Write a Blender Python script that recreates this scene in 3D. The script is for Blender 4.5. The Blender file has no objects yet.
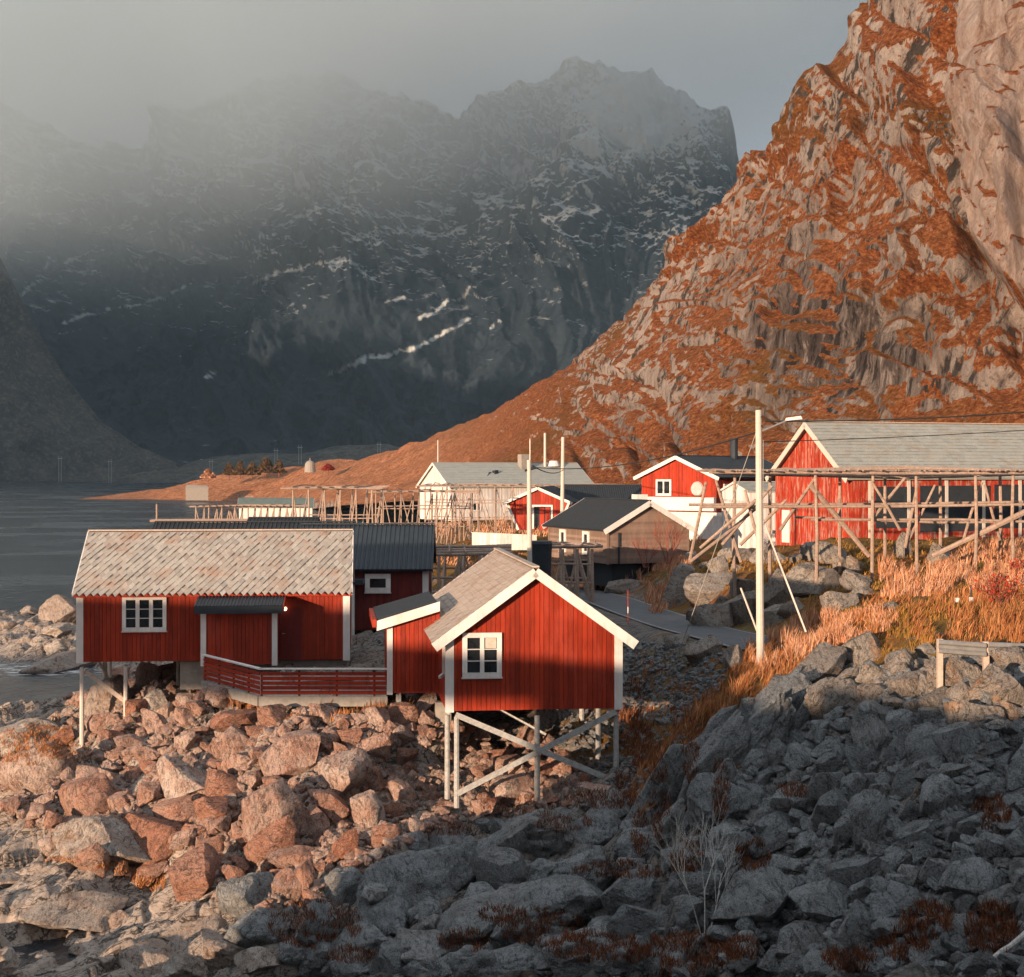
import bpy, bmesh, math, random
import numpy as np
from mathutils import Vector, Matrix, Quaternion
R = math.radians
random.seed(7); rng = np.random.default_rng(7)
scene = bpy.context.scene
C = scene.collection
F, HZ, CAMZ, CX = 1600.0, 470.0, 13.0, 512.0     # focal length in pixels, horizon row, camera height

def P(px, py, Y):
    return Vector(((px-CX)/F*Y, Y, CAMZ-(py-HZ)/F*Y))

# ------------------------------------------------------------------ noise (numpy)
def _h(ix, iy, iz, s):
    h = (ix.astype(np.int64)*374761393 + iy.astype(np.int64)*668265263 + iz.astype(np.int64)*2147483647 + s*974711) & 0xFFFFFFFF
    h = ((h ^ (h >> 13))*1274126177) & 0xFFFFFFFF
    h = ((h ^ (h >> 16))*2246822519) & 0xFFFFFFFF
    return ((h ^ (h >> 15)) & 0xFFFF)/65535.0
def vnoise(x, y, z=None, s=0):
    x = np.asarray(x, float); y = np.asarray(y, float)
    z = np.zeros_like(x) if z is None else np.asarray(z, float)
    ix, iy, iz = np.floor(x), np.floor(y), np.floor(z)
    fx, fy, fz = x-ix, y-iy, z-iz
    q = lambda t: t*t*t*(t*(t*6-15)+10)
    fx, fy, fz = q(fx), q(fy), q(fz)
    r = 0
    for dx in (0, 1):
        for dy in (0, 1):
            for dz in (0, 1):
                r = r + _h(ix+dx, iy+dy, iz+dz, s)*(fx if dx else 1-fx)*(fy if dy else 1-fy)*(fz if dz else 1-fz)
    return r*2-1
def fbm(x, y, z=None, o=5, s=0, g=.5):
    r, a, k = 0, 1.0, 1.0
    for i in range(o):
        r = r + a*vnoise(x*k, y*k, None if z is None else z*k, s+i*17); a *= g; k *= 2.03
    return r
def ridged(x, y, o=5, s=0):
    r, a, k = 0, 1.0, 1.0
    for i in range(o):
        r = r + a*(1-np.abs(vnoise(x*k, y*k, None, s+i*31))*2); a *= .5; k *= 2.1
    return r
def cells(x, y, s=0):
    """Cell noise: (a random value per cell, distance to the cell border)."""
    ix, iy = np.floor(x), np.floor(y)
    d1 = np.full(x.shape, 9.); d2 = np.full(x.shape, 9.); v = np.zeros(x.shape); ex = np.zeros(x.shape); ey = np.zeros(x.shape)
    z0 = np.zeros_like(x)
    for a in (-1, 0, 1):
        for b in (-1, 0, 1):
            cx = ix+a; cy = iy+b
            px = cx+_h(cx, cy, z0, s); py = cy+_h(cx, cy, z0, s+5)
            d = np.hypot(px-x, py-y)
            n = d < d1
            d2 = np.where(n, d1, np.minimum(d2, d))
            v = np.where(n, _h(cx, cy, z0, s+9), v); ex = np.where(n, x-px, ex); ey = np.where(n, y-py, ey)
            d1 = np.where(n, d, d1)
    return v, d2-d1, ex, ey
def sstep(a, b, x):
    t = np.clip((x-a)/(b-a), 0, 1); return t*t*(3-2*t)

# ------------------------------------------------------------------ materials
def srgb(r, g, b):
    f = lambda c: (c/255/12.92) if c/255 <= .04045 else ((c/255+.055)/1.055)**2.4
    return (f(r), f(g), f(b), 1)
class NT:
    def __init__(s, name):
        s.m = bpy.data.materials.new(name); s.m.use_nodes = True
        s.t = s.m.node_tree; s.b = s.t.nodes['Principled BSDF']; s.out = s.t.nodes['Material Output']
    def n(s, typ, **kw):
        nd = s.t.nodes.new(typ)
        for k, v in kw.items():
            if isinstance(v, bpy.types.NodeSocket): s.t.links.new(v, nd.inputs[k])
            elif k in nd.inputs and not hasattr(nd, k): nd.inputs[k].default_value = v
            elif hasattr(nd, k): setattr(nd, k, v)
            else: nd.inputs[k].default_value = v
        return nd
    def link(s, a, b): s.t.links.new(a, b)
    def pos(s): return s.n('ShaderNodeNewGeometry').outputs['Position']
    def rnd(s): return s.n('ShaderNodeNewGeometry').outputs['Random Per Island']
    def orand(s): return s.n('ShaderNodeObjectInfo').outputs['Random']
    def map(s, vec, scale=(1,1,1), rot=(0,0,0)):
        m = s.n('ShaderNodeMapping'); s.link(vec, m.inputs['Vector'])
        m.inputs['Scale'].default_value = scale; m.inputs['Rotation'].default_value = rot
        return m.outputs[0]
    def along(s, vec, rot, stretch):
        m = s.n('ShaderNodeMapping'); m.vector_type = 'TEXTURE'; s.link(vec, m.inputs['Vector'])
        m.inputs['Rotation'].default_value = rot; m.inputs['Scale'].default_value = stretch; return m.outputs[0]
    def noise(s, scale, detail=6, rough=.6, vec=None, dist=0):
        v = vec if vec is not None else s.pos()
        nd = s.n('ShaderNodeTexNoise'); s.link(v, nd.inputs['Vector'])
        nd.inputs['Scale'].default_value = scale; nd.inputs['Detail'].default_value = detail
        nd.inputs['Roughness'].default_value = rough; nd.inputs['Distortion'].default_value = dist
        return nd.outputs['Fac']
    def voro(s, scale, vec=None, feature='F1', out='Distance'):
        v = vec if vec is not None else s.pos()
        nd = s.n('ShaderNodeTexVoronoi'); nd.feature = feature; s.link(v, nd.inputs['Vector']); nd.inputs['Scale'].default_value = scale
        return nd.outputs[out]
    def ramp(s, fac, stops, interp='LINEAR'):
        r = s.n('ShaderNodeValToRGB'); s.link(fac, r.inputs[0]); cr = r.color_ramp; cr.interpolation = interp
        c4 = lambda c: (c, c, c, 1) if not isinstance(c, (tuple, list)) else (tuple(c) if len(c) == 4 else (*c, 1))
        cr.elements[1].position = 1.0; cr.elements[0].position = 0.0
        for p, c in stops[1:-1]: cr.elements.new(p).color = c4(c)
        e = cr.elements
        e[0].color = c4(stops[0][1]); e[len(e)-1].color = c4(stops[-1][1])
        e[len(e)-1].position = stops[-1][0]; e[0].position = stops[0][0]
        return r.outputs['Color']
    def mix(s, fac, a, b, blend='MIX'):
        m = s.n('ShaderNodeMix'); m.data_type = 'RGBA'; m.blend_type = blend
        for sock, v in ((m.inputs[0], fac), (m.inputs[6], a), (m.inputs[7], b)):
            if isinstance(v, bpy.types.NodeSocket): s.link(v, sock)
            else: sock.default_value = v if not isinstance(v, tuple) else ((*v, 1) if len(v) == 3 else v)
        return m.outputs[2]
    def math(s, op, a, b=0.0, clamp=False):
        m = s.n('ShaderNodeMath'); m.operation = op; m.use_clamp = clamp
        for i, v in enumerate((a, b)):
            if isinstance(v, bpy.types.NodeSocket): s.link(v, m.inputs[i])
            else: m.inputs[i].default_value = v
        return m.outputs[0]
    def attr(s, name):
        a = s.n('ShaderNodeAttribute'); a.attribute_name = name; return a.outputs['Fac']
    def col(s, c):
        if isinstance(c, bpy.types.NodeSocket): s.link(c, s.b.inputs['Base Color'])
        else: s.b.inputs['Base Color'].default_value = c if len(c) == 4 else (*c, 1)
        return s
    def rough(s, r):
        if isinstance(r, bpy.types.NodeSocket): s.link(r, s.b.inputs['Roughness'])
        else: s.b.inputs['Roughness'].default_value = r
        return s
    def bump(s, h, strength=.4, dist=.05):
        b = s.n('ShaderNodeBump'); s.link(h, b.inputs['Height']); b.inputs['Strength'].default_value = strength; b.inputs['Distance'].default_value = dist
        s.link(b.outputs[0], s.b.inputs['Normal']); return s
    def spec(s, v): s.b.inputs['Specular IOR Level'].default_value = v; return s

M = {}
def paint(name, base, dirt, wear=.5, rough=.65, streak=True):
    n = NT(name)
    v = n.map(n.pos(), (1, 1, .15)) if streak else n.pos()
    a = n.noise(6, 6, .7, v); b = n.noise(1.3, 4)
    r = n.ramp(n.rnd(), [(0, tuple(c*.64 for c in base)), (1, tuple(c*1.2 for c in base))])
    c = n.mix(n.ramp(a, [(.5, 0), (.64, 1)]), r, dirt)
    c = n.mix(wear, r, c)
    c = n.mix(n.math('MULTIPLY', n.ramp(b, [(.45, 0), (.8, 1)]), .35), c, tuple(x*.6 for x in base))
    fd = n.noise(2.2, 8, .72, n.map(n.pos(), (1, 1, .3)))
    c = n.mix(n.math('MULTIPLY', n.ramp(fd, [(.5, 0), (.62, 1)]), .4), c, tuple(min(.8, x*1.3+.022) for x in base))
    n.col(c).rough(rough).spec(.2).bump(a, .3, .012); M[name] = n.m
paint('red_paint', (.275, .025, .007), (.15, .014, .006), .8)
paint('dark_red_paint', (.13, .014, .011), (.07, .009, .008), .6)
paint('village_red_paint', (.32, .028, .009), (.22, .02, .008), .7)
paint('worn_red_paint', (.31, .03, .012), (.4, .23, .18), 1.0)
paint('white_paint', (.62, .57, .545), (.5, .43, .38), .6, .5)
paint('brown_cladding', (.2, .135, .105), (.15, .1, .08), .5, .7)
def wood(name, base, dark):
    n = NT(name); v = n.map(n.pos(), (1, 1, 1))
    a = n.noise(9, 8, .75, v); r = n.ramp(n.rnd(), [(0, tuple(c*.7 for c in base)), (1, tuple(c*1.2 for c in base))])
    n.col(n.mix(n.ramp(a, [(.4, 0), (.75, 1)]), r, dark)).rough(.85).spec(.15).bump(a, .4, .01); M[name] = n.m
wood('weathered_wood', (.46, .36, .3), (.25, .18, .14))
wood('rack_wood', (.31, .225, .18), (.14, .09, .07))
wood('grey_wood', (.36, .35, .34), (.16, .15, .14))
wood('pole_wood', (.5, .44, .395), (.42, .35, .3))
def slate(name, cols, lichen, amt):
    n = NT(name); p = n.pos()
    c = n.ramp(n.rnd(), [(i/(len(cols)-1), c) for i, c in enumerate(cols)])
    a = n.noise(1.1, 7, .72, p); b = n.noise(14, 5, .7, p)
    c = n.mix(n.math('MULTIPLY', n.ramp(a, [(.5, 0), (.66, 1)]), amt), c, lichen)
    c = n.mix(n.math('MULTIPLY', n.ramp(b, [(.45, 0), (.8, 1)]), .5), c, (.12, .1, .09))
    n.col(c).rough(.85).spec(.15).bump(b, .4, .01); M[name] = n.m
slate('slate_roof', [(.28, .25, .225), (.35, .315, .28), (.4, .365, .325), (.31, .275, .245)], (.33, .17, .1), .6)
slate('brown_slate_roof', [(.36, .285, .235), (.45, .36, .3), (.4, .32, .265)], (.3, .16, .1), .5)
slate('grey_slate_roof', [(.27, .27, .245), (.33, .33, .3), (.3, .3, .27)], (.3, .19, .12), .4)
slate('fibre_roof', [(.3, .31, .29), (.33, .34, .315), (.31, .32, .3)], (.25, .25, .22), .3)
def plain(name, base, rough=.6, var=.25, sc=5, metal=0, bump=.2):
    n = NT(name); a = n.noise(sc, 7, .65)
    n.col(n.ramp(a, [(.25, tuple(c*(1-var) for c in base)), (.75, tuple(c*(1+var) for c in base))])).rough(rough).spec(.25).bump(a, bump, .02)
    n.b.inputs['Metallic'].default_value = metal; M[name] = n.m
plain('black_metal', (.022, .028, .036), .45, .3, 2)
plain('black_felt', (.02, .024, .03), .8, .3, 3)  # roof felt; also painted on openings and a floor gap as their shade
plain('green_felt', (.1, .13, .125), .8, .2, 1)
plain('concrete', (.25, .22, .195), .9, .3, 4)
plain('galvanised', (.3, .285, .275), .45, .25, 8, .6)
plain('rusty_metal', (.3, .18, .14), .6, .4, 10, .3)
plain('cable', (.02, .02, .02), .6)
plain('rope_wire', (.35, .33, .31), .5)
plain('asphalt', (.075, .08, .088), .8, .25, 1.5)
plain('road_paint', (.22, .22, .22), .8, .35, 3)
plain('dish_grey', (.4, .36, .34), .6)
plain('curtain', (.5, .42, .36), .9, .3)
plain('twig', (.2, .17, .155), .9)
plain('birch_bark', (.42, .39, .36), .8, .5, 20)
plain('red_twig', (.22, .075, .05), .9, .3)
n = NT('glass'); a = n.noise(2.0, 3)
n.col(n.ramp(a, [(.35, (.008, .01, .013)), (.7, (.03, .034, .038))])).rough(.06).spec(.5); M['glass'] = n.m
n = NT('lamp_glow'); n.b.inputs['Emission Color'].default_value = (1, .6, .3, 1); n.b.inputs['Emission Strength'].default_value = 3; n.col((.8, .6, .4)); M['lamp_glow'] = n.m

def rock(name, stops, stain, stainamt, seed=0, lich=(.4, .17, .05), lichamt=.0, crack=1.0):
    n = NT(name); oi = n.n('ShaderNodeObjectInfo'); off = n.n('ShaderNodeVectorMath', operation='SCALE'); n.link(oi.outputs['Random'], off.inputs['Scale']); off.inputs[0].default_value = (31, 47, 83)
    tc = n.n('ShaderNodeTexCoord'); rotv = n.n('ShaderNodeVectorRotate', rotation_type='EULER_XYZ'); n.link(n.pos(), rotv.inputs['Vector'])
    rr = n.n('ShaderNodeVectorMath', operation='SCALE'); n.link(oi.outputs['Random'], rr.inputs['Scale']); rr.inputs[0].default_value = (1.2+seed, 2.1, 5); n.link(rr.outputs[0], rotv.inputs['Rotation'])
    ad = n.n('ShaderNodeVectorMath', operation='ADD'); n.link(rotv.outputs[0], ad.inputs[0]); n.link(off.outputs[0], ad.inputs[1]); p = ad.outputs[0]
    s = n.along(p, (.4, .3, 0), (1.7, 1.5, .75))
    a = n.noise(1.3, 9, .66, p); b = n.noise(5.5, 9, .75, s, .6); f = n.noise(30, 5, .75, p); e = n.noise(2.6, 8, .62, s, 1.2)
    o = n.ramp(oi.outputs['Random'], stops, 'LINEAR')
    c = n.mix(n.math('MULTIPLY', n.ramp(a, [(.44, 0), (.6, 1)]), stainamt), o, stain)
    c = n.mix(n.ramp(b, [(.39, .9), (.475, 0)]), c, n.mix(.75, c, (.016, .015, .015)))
    c = n.mix(n.ramp(f, [(.5, 0), (.64, .6)]), c, n.mix(.6, c, (.5, .47, .44)))
    c = n.mix(n.ramp(f, [(.37, .8), (.47, 0)]), c, n.mix(.75, c, (.015, .015, .015)))
    if lichamt: c = n.mix(n.math('MULTIPLY', n.ramp(n.noise(.9, 6, .7), [(.58, 0), (.64, 1)]), lichamt), c, lich)
    ck = n.ramp(n.math('ABSOLUTE', n.math('SUBTRACT', e, .5)), [(0, 0), (.012, 1)])
    c = n.mix(ck, n.mix(.6*crack, c, (.015, .015, .015)), c)
    h = n.math('ADD', n.math('MULTIPLY', b, 1.0), n.math('ADD', n.math('MULTIPLY', a, .7), n.math('ADD', n.math('MULTIPLY', f, .2), n.math('MULTIPLY', ck, .15*crack))))
    n.col(c).rough(.88).spec(.2).bump(h, 1.0, .2); M[name] = n.m
rock('pink_rock', [(0, (.36, .17, .115)), (.2, (.46, .27, .2)), (.4, (.33, .13, .075)), (.55, (.58, .45, .385)), (.75, (.43, .23, .165)), (1, (.55, .4, .335))], (.31, .105, .05), .55)  # rock's own pink, with some warm sunlight painted into the tone
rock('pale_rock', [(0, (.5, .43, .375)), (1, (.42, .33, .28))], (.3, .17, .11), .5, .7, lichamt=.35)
rock('grey_rock', [(0, (.21, .216, .224)), (.4, (.3, .302, .305)), (.8, (.25, .255, .262)), (1, (.37, .355, .34))], (.12, .112, .108), .6, 1.1)  # rock's own grey, with some of the blue shade painted in
rock('hill_and_sunlit_rock', [(0, (.36, .31, .27)), (1, (.29, .25, .22))], (.22, .15, .11), .5, .3, lichamt=.4)

def ground(name, rk, rk2, sand):
    n = NT(name); g = n.attr('grass'); pk = n.attr('pink'); p = n.pos()
    s = n.map(p, (1, 1, 2.6), (.5, .35, .5))
    a = n.noise(.8, 9, .68); b = n.noise(5, 8, .75, s); f = n.noise(30, 5, .7)
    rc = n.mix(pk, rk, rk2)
    rc = n.mix(n.ramp(a, [(.42, 0), (.65, .7)]), rc, n.mix(.5, rc, (.2, .1, .06)))
    rc = n.mix(n.ramp(b, [(.39, .9), (.48, 0)]), rc, n.mix(.75, rc, (.02, .02, .02)))
    rc = n.mix(n.ramp(f, [(.5, 0), (.64, .5)]), rc, n.mix(.5, rc, (.5, .46, .42)))
    e = n.noise(1.1, 7, .62, n.along(p, (0, 0, R(35)), (2.2, .8, 1)), 1.0); e2 = n.noise(2.7, 7, .6, n.along(p, (0, 0, R(-20)), (1.6, .9, 1)), .8)
    ck = n.math('MULTIPLY', n.ramp(n.math('ABSOLUTE', n.math('SUBTRACT', e, .5)), [(0, 0), (.012, .1), (.028, 1)]), n.ramp(n.math('ABSOLUTE', n.math('SUBTRACT', e2, .5)), [(0, .1), (.02, 1)]))
    rc = n.mix(ck, n.mix(.85, rc, (.015, .013, .012)), rc)
    gc = n.ramp(n.noise(1.7, 9, .75), [(.25, (.03, .018, .01)), (.42, (.1, .04, .013)), (.55, (.2, .075, .02)), (.7, (.3, .14, .055)), (.85, (.14, .09, .02))])
    gc = n.mix(n.ramp(n.noise(.25, 5), [(.4, 0), (.65, .8)]), gc, n.ramp(n.noise(4, 8, .8), [(.3, (.06, .045, .012)), (.6, (.17, .12, .03)), (.8, (.3, .17, .06))]))
    gm = n.math('ADD', g, n.math('MULTIPLY', n.math('SUBTRACT', n.noise(.9, 8, .72), .5), 1.5))
    fac = n.ramp(gm, [(.44, 0), (.56, 1)])
    n.col(n.mix(fac, rc, gc)).rough(.92).spec(.12)
    h = n.math('ADD', n.math('MULTIPLY', b, .8), n.math('ADD', a, n.math('MULTIPLY', f, .3)))
    n.bump(h, .8, .15); M[name] = n.m
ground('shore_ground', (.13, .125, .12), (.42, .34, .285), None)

def blades(name, stops):
    n = NT(name); n.col(n.ramp(n.rnd(), stops)).rough(.8).spec(.1)
    M[name] = n.m
blades('straw_grass', [(0, (.34, .12, .055)), (.35, (.46, .22, .125)), (.7, (.54, .32, .21)), (.85, (.3, .15, .07)), (1, (.26, .085, .03))])
blades('rust_grass', [(0, (.16, .052, .02)), (.45, (.31, .11, .038)), (.75, (.43, .2, .09)), (.9, (.2, .12, .04)), (1, (.1, .04, .018))])
blades('dark_heather', [(0, (.07, .026, .015)), (.5, (.14, .045, .02)), (1, (.22, .085, .04))])
blades('red_leaf', [(0, (.2, .016, .01)), (.6, (.32, .035, .016)), (1, (.12, .03, .015))])
blades('moss_grass', [(0, (.11, .065, .018)), (.5, (.21, .115, .028)), (1, (.32, .14, .035))])
blades('conifer', [(0, (.05, .03, .012)), (.6, (.1, .055, .02)), (1, (.14, .07, .03))])

# ------------------------------------------------------------------ mesh building
class MB:
    def __init__(s): s.v = []; s.f = []; s.mi = []; s.cur = 0
    def add(s, vs, fs):
        o = len(s.v); s.v += [tuple(v) for v in vs]; s.f += [tuple(i+o for i in f) for f in fs]; s.mi += [s.cur]*len(fs)
    def hexa(s, c):                       # eight corners: bottom four counter-clockwise, top four
        s.add(c, [(3,2,1,0), (4,5,6,7), (0,1,5,4), (1,2,6,5), (2,3,7,6), (3,0,4,7)])
    def box(s, x0, x1, y0, y1, z0, z1):
        s.hexa([(x0,y0,z0),(x1,y0,z0),(x1,y1,z0),(x0,y1,z0),(x0,y0,z1),(x1,y0,z1),(x1,y1,z1),(x0,y1,z1)])
    def fbox(s, fr, u0, u1, v0, v1, n0, n1):   # box in a frame (origin, U, V, N)
        o, U, V, N = fr
        s.hexa([o+U*u+V*v+N*w for v in (v0, v1) for (u, w) in ((u0,n1),(u1,n1),(u1,n0),(u0,n0))])
    def beam(s, a, b, w, h, up=Vector((0,0,1))):
        a = Vector(a); b = Vector(b); d = (b-a).normalized()
        sd = d.cross(up); sd = sd.normalized() if sd.length > 1e-4 else Vector((1,0,0)); up = sd.cross(d)
        s.hexa([q+sd*(i*w/2)+up*(j*h/2) for q in (a, b) for (i, j) in ((-1,-1),(1,-1),(1,1),(-1,1))])
    def tube(s, a, b, r0, r1=None, n=8, cap=True):
        a = Vector(a); b = Vector(b); r1 = r0 if r1 is None else r1
        d = (b-a).normalized(); x = d.orthogonal().normalized(); y = d.cross(x)
        vs = [q+(x*math.cos(t*2*math.pi/n)+y*math.sin(t*2*math.pi/n))*r for q, r in ((a, r0), (b, r1)) for t in range(n)]
        fs = [(i, (i+1) % n, n+(i+1) % n, n+i) for i in range(n)]
        if cap: fs += [tuple(range(n-1, -1, -1)), tuple(range(n, 2*n))]
        s.add(vs, fs)
    def build(s, name, mat, parent=None, smooth=False, loc=None):
        me = bpy.data.meshes.new(name); me.from_pydata(s.v, [], s.f)
        for m in (mat if isinstance(mat, (list, tuple)) else [mat]): me.materials.append(M[m])
        if any(s.mi): me.polygons.foreach_set('material_index', s.mi)
        if smooth: me.polygons.foreach_set('use_smooth', [True]*len(me.polygons))
        me.update()
        o = bpy.data.objects.new(name, me); C.objects.link(o)
        if parent is not None: o.parent = parent
        if loc is not None: o.location = loc
        return o
def thing(name, label, cat, loc, rz=0, group=None):
    o = bpy.data.objects.new(name, None); C.objects.link(o); o.empty_display_size = .3
    o.location = loc; o.rotation_euler = (0, 0, rz)
    return tag(o, label, cat, group)
def tag(o, label=None, cat=None, group=None, kind=None):
    for k, v in (('label', label), ('category', cat), ('group', group), ('kind', kind)):
        if v: o[k] = v
    return o
def copy_thing(o, loc, rz=0, label=None, scale=None):
    c = o.copy(); C.objects.link(c); c.location = loc; c.rotation_euler = (0, 0, rz)
    if label: c['label'] = label
    if scale: c.scale = scale
    for ch in list(o.children):
        d = ch.copy(); C.objects.link(d); d.parent = c
        for g in list(ch.children):
            e = g.copy(); C.objects.link(e); e.parent = d
    return c
def grid_mesh(name, X, Y, Z, mat, attrs=None, smooth=True):
    nr, nc = X.shape
    co = np.stack([X, Y, Z], -1).reshape(-1, 3).astype(np.float32)
    i = np.arange(nr*nc).reshape(nr, nc)
    q = np.stack([i[:-1,:-1], i[:-1,1:], i[1:,1:], i[1:,:-1]], -1).reshape(-1, 4)
    me = bpy.data.meshes.new(name); me.vertices.add(len(co)); me.vertices.foreach_set('co', co.ravel())
    me.loops.add(q.size); me.loops.foreach_set('vertex_index', q.ravel().astype(np.int32))
    me.polygons.add(len(q)); me.polygons.foreach_set('loop_start', np.arange(0, q.size, 4, dtype=np.int32))
    me.polygons.foreach_set('loop_total', np.full(len(q), 4, np.int32))
    me.polygons.foreach_set('use_smooth', np.full(len(q), smooth))
    me.materials.append(M[mat]); me.update(calc_edges=True); me.validate()
    for k, v in (attrs or {}).items():
        a = me.attributes.new(k, 'FLOAT', 'POINT'); a.data.foreach_set('value', v.ravel().astype(np.float32))
    o = bpy.data.objects.new(name, me); C.objects.link(o); return o
def arr_mesh(name, co, faces3, mat, parent=None, smooth=False):
    """Triangles from arrays (fast)."""
    me = bpy.data.meshes.new(name); me.vertices.add(len(co)); me.vertices.foreach_set('co', np.asarray(co, np.float32).ravel())
    f = np.asarray(faces3, np.int32); k = f.shape[1]
    me.loops.add(f.size); me.loops.foreach_set('vertex_index', f.ravel())
    me.polygons.add(len(f)); me.polygons.foreach_set('loop_start', np.arange(0, f.size, k, dtype=np.int32))
    me.polygons.foreach_set('loop_total', np.full(len(f), k, np.int32))
    me.polygons.foreach_set('use_smooth', np.full(len(f), smooth))
    me.materials.append(M[mat]); me.update(calc_edges=True)
    o = bpy.data.objects.new(name, me); C.objects.link(o)
    if parent is not None: o.parent = parent
    return o

# ------------------------------------------------------------------ the near ground
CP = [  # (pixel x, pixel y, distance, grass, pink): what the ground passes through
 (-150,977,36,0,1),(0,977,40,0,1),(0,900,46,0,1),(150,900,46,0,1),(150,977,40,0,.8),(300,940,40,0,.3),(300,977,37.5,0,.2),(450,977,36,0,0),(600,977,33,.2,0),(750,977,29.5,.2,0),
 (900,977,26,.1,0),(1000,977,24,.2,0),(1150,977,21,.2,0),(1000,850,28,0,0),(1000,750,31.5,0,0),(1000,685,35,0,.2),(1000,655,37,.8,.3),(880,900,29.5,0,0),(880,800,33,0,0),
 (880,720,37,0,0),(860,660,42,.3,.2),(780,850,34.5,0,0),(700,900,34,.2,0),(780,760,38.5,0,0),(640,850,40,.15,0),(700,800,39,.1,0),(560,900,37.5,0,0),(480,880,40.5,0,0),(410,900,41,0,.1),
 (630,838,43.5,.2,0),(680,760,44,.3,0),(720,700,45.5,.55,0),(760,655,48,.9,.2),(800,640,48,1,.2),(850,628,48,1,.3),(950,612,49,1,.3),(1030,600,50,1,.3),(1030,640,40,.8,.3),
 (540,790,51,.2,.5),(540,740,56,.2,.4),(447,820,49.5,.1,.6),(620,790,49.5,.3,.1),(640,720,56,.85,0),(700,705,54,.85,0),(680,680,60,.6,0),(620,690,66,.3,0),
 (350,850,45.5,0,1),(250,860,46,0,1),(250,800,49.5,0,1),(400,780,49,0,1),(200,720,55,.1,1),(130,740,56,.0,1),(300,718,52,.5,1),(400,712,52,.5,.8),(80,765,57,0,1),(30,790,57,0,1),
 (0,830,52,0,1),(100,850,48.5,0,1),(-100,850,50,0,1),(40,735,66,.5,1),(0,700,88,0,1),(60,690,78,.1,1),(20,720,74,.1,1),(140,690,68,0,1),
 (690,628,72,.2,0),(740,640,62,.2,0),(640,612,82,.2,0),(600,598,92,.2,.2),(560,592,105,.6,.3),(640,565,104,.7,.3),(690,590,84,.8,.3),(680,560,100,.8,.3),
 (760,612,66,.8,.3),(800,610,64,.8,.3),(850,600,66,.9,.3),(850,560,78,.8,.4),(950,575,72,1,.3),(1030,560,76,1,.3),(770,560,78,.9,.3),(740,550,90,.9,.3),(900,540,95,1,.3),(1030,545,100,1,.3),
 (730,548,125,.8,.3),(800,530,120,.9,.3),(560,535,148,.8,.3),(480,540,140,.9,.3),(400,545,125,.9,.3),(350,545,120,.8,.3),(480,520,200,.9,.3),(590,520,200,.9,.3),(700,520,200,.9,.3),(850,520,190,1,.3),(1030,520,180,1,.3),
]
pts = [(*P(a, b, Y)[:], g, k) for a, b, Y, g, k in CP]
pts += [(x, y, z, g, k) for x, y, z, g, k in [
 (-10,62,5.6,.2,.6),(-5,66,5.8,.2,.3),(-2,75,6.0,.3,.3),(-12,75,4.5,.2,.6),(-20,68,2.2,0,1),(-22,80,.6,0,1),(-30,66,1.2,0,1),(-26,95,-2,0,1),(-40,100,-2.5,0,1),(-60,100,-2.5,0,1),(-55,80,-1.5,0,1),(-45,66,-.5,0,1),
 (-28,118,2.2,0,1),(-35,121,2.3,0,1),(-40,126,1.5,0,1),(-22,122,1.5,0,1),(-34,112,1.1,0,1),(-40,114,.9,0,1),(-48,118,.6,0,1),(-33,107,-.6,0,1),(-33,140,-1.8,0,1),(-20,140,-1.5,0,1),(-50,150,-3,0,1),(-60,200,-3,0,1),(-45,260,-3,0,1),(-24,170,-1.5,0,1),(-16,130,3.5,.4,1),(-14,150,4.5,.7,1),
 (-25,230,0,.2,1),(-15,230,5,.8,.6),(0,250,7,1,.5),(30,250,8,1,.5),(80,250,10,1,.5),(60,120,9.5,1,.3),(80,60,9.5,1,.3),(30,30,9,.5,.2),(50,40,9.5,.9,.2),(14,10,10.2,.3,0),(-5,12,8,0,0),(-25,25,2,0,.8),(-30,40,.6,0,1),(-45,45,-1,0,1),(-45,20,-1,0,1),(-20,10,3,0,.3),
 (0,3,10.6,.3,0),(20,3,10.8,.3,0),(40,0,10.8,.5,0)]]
pts = np.array(pts)
def _tps(r): return np.where(r > 1e-9, r*r*np.log(np.maximum(r, 1e-9)), 0)
_SX = 1/25.0
_pw = pts[:, :2].copy(); _warp = lambda y: 60*np.log(np.maximum(y+12, 1)/50)
_pw = np.stack([pts[:,0]/np.maximum(pts[:,1]+12,10)*50, _warp(pts[:,1])], -1)*_SX
_n = len(pts)
_A = _tps(np.linalg.norm(_pw[:,None]-_pw[None], axis=-1)) + np.eye(_n)*.02
_Q = np.hstack([np.ones((_n,1)), _pw])
_W = np.linalg.solve(np.block([[_A, _Q], [_Q.T, np.zeros((3,3))]]), np.vstack([pts[:, 2:], np.zeros((3, 3))]))
def ground_raw(x, y):
    x = np.asarray(x, float); y = np.asarray(y, float); sh = x.shape
    q = np.stack([x.ravel()/np.maximum(y.ravel()+12,10)*50, _warp(y.ravel())], -1)*_SX
    out = np.empty((len(q), 3))
    for i in range(0, len(q), 20000):
        s = q[i:i+20000]
        out[i:i+20000] = _tps(np.linalg.norm(s[:,None]-_pw[None], axis=-1))@_W[:_n] + np.hstack([np.ones((len(s),1)), s])@_W[_n:]
    return [out[:, k].reshape(sh) for k in range(3)]
def gz(x, y): return float(ground_raw(np.array([x]), np.array([y]))[0][0])
_YS = np.geomspace(16, 230, 420)
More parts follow.
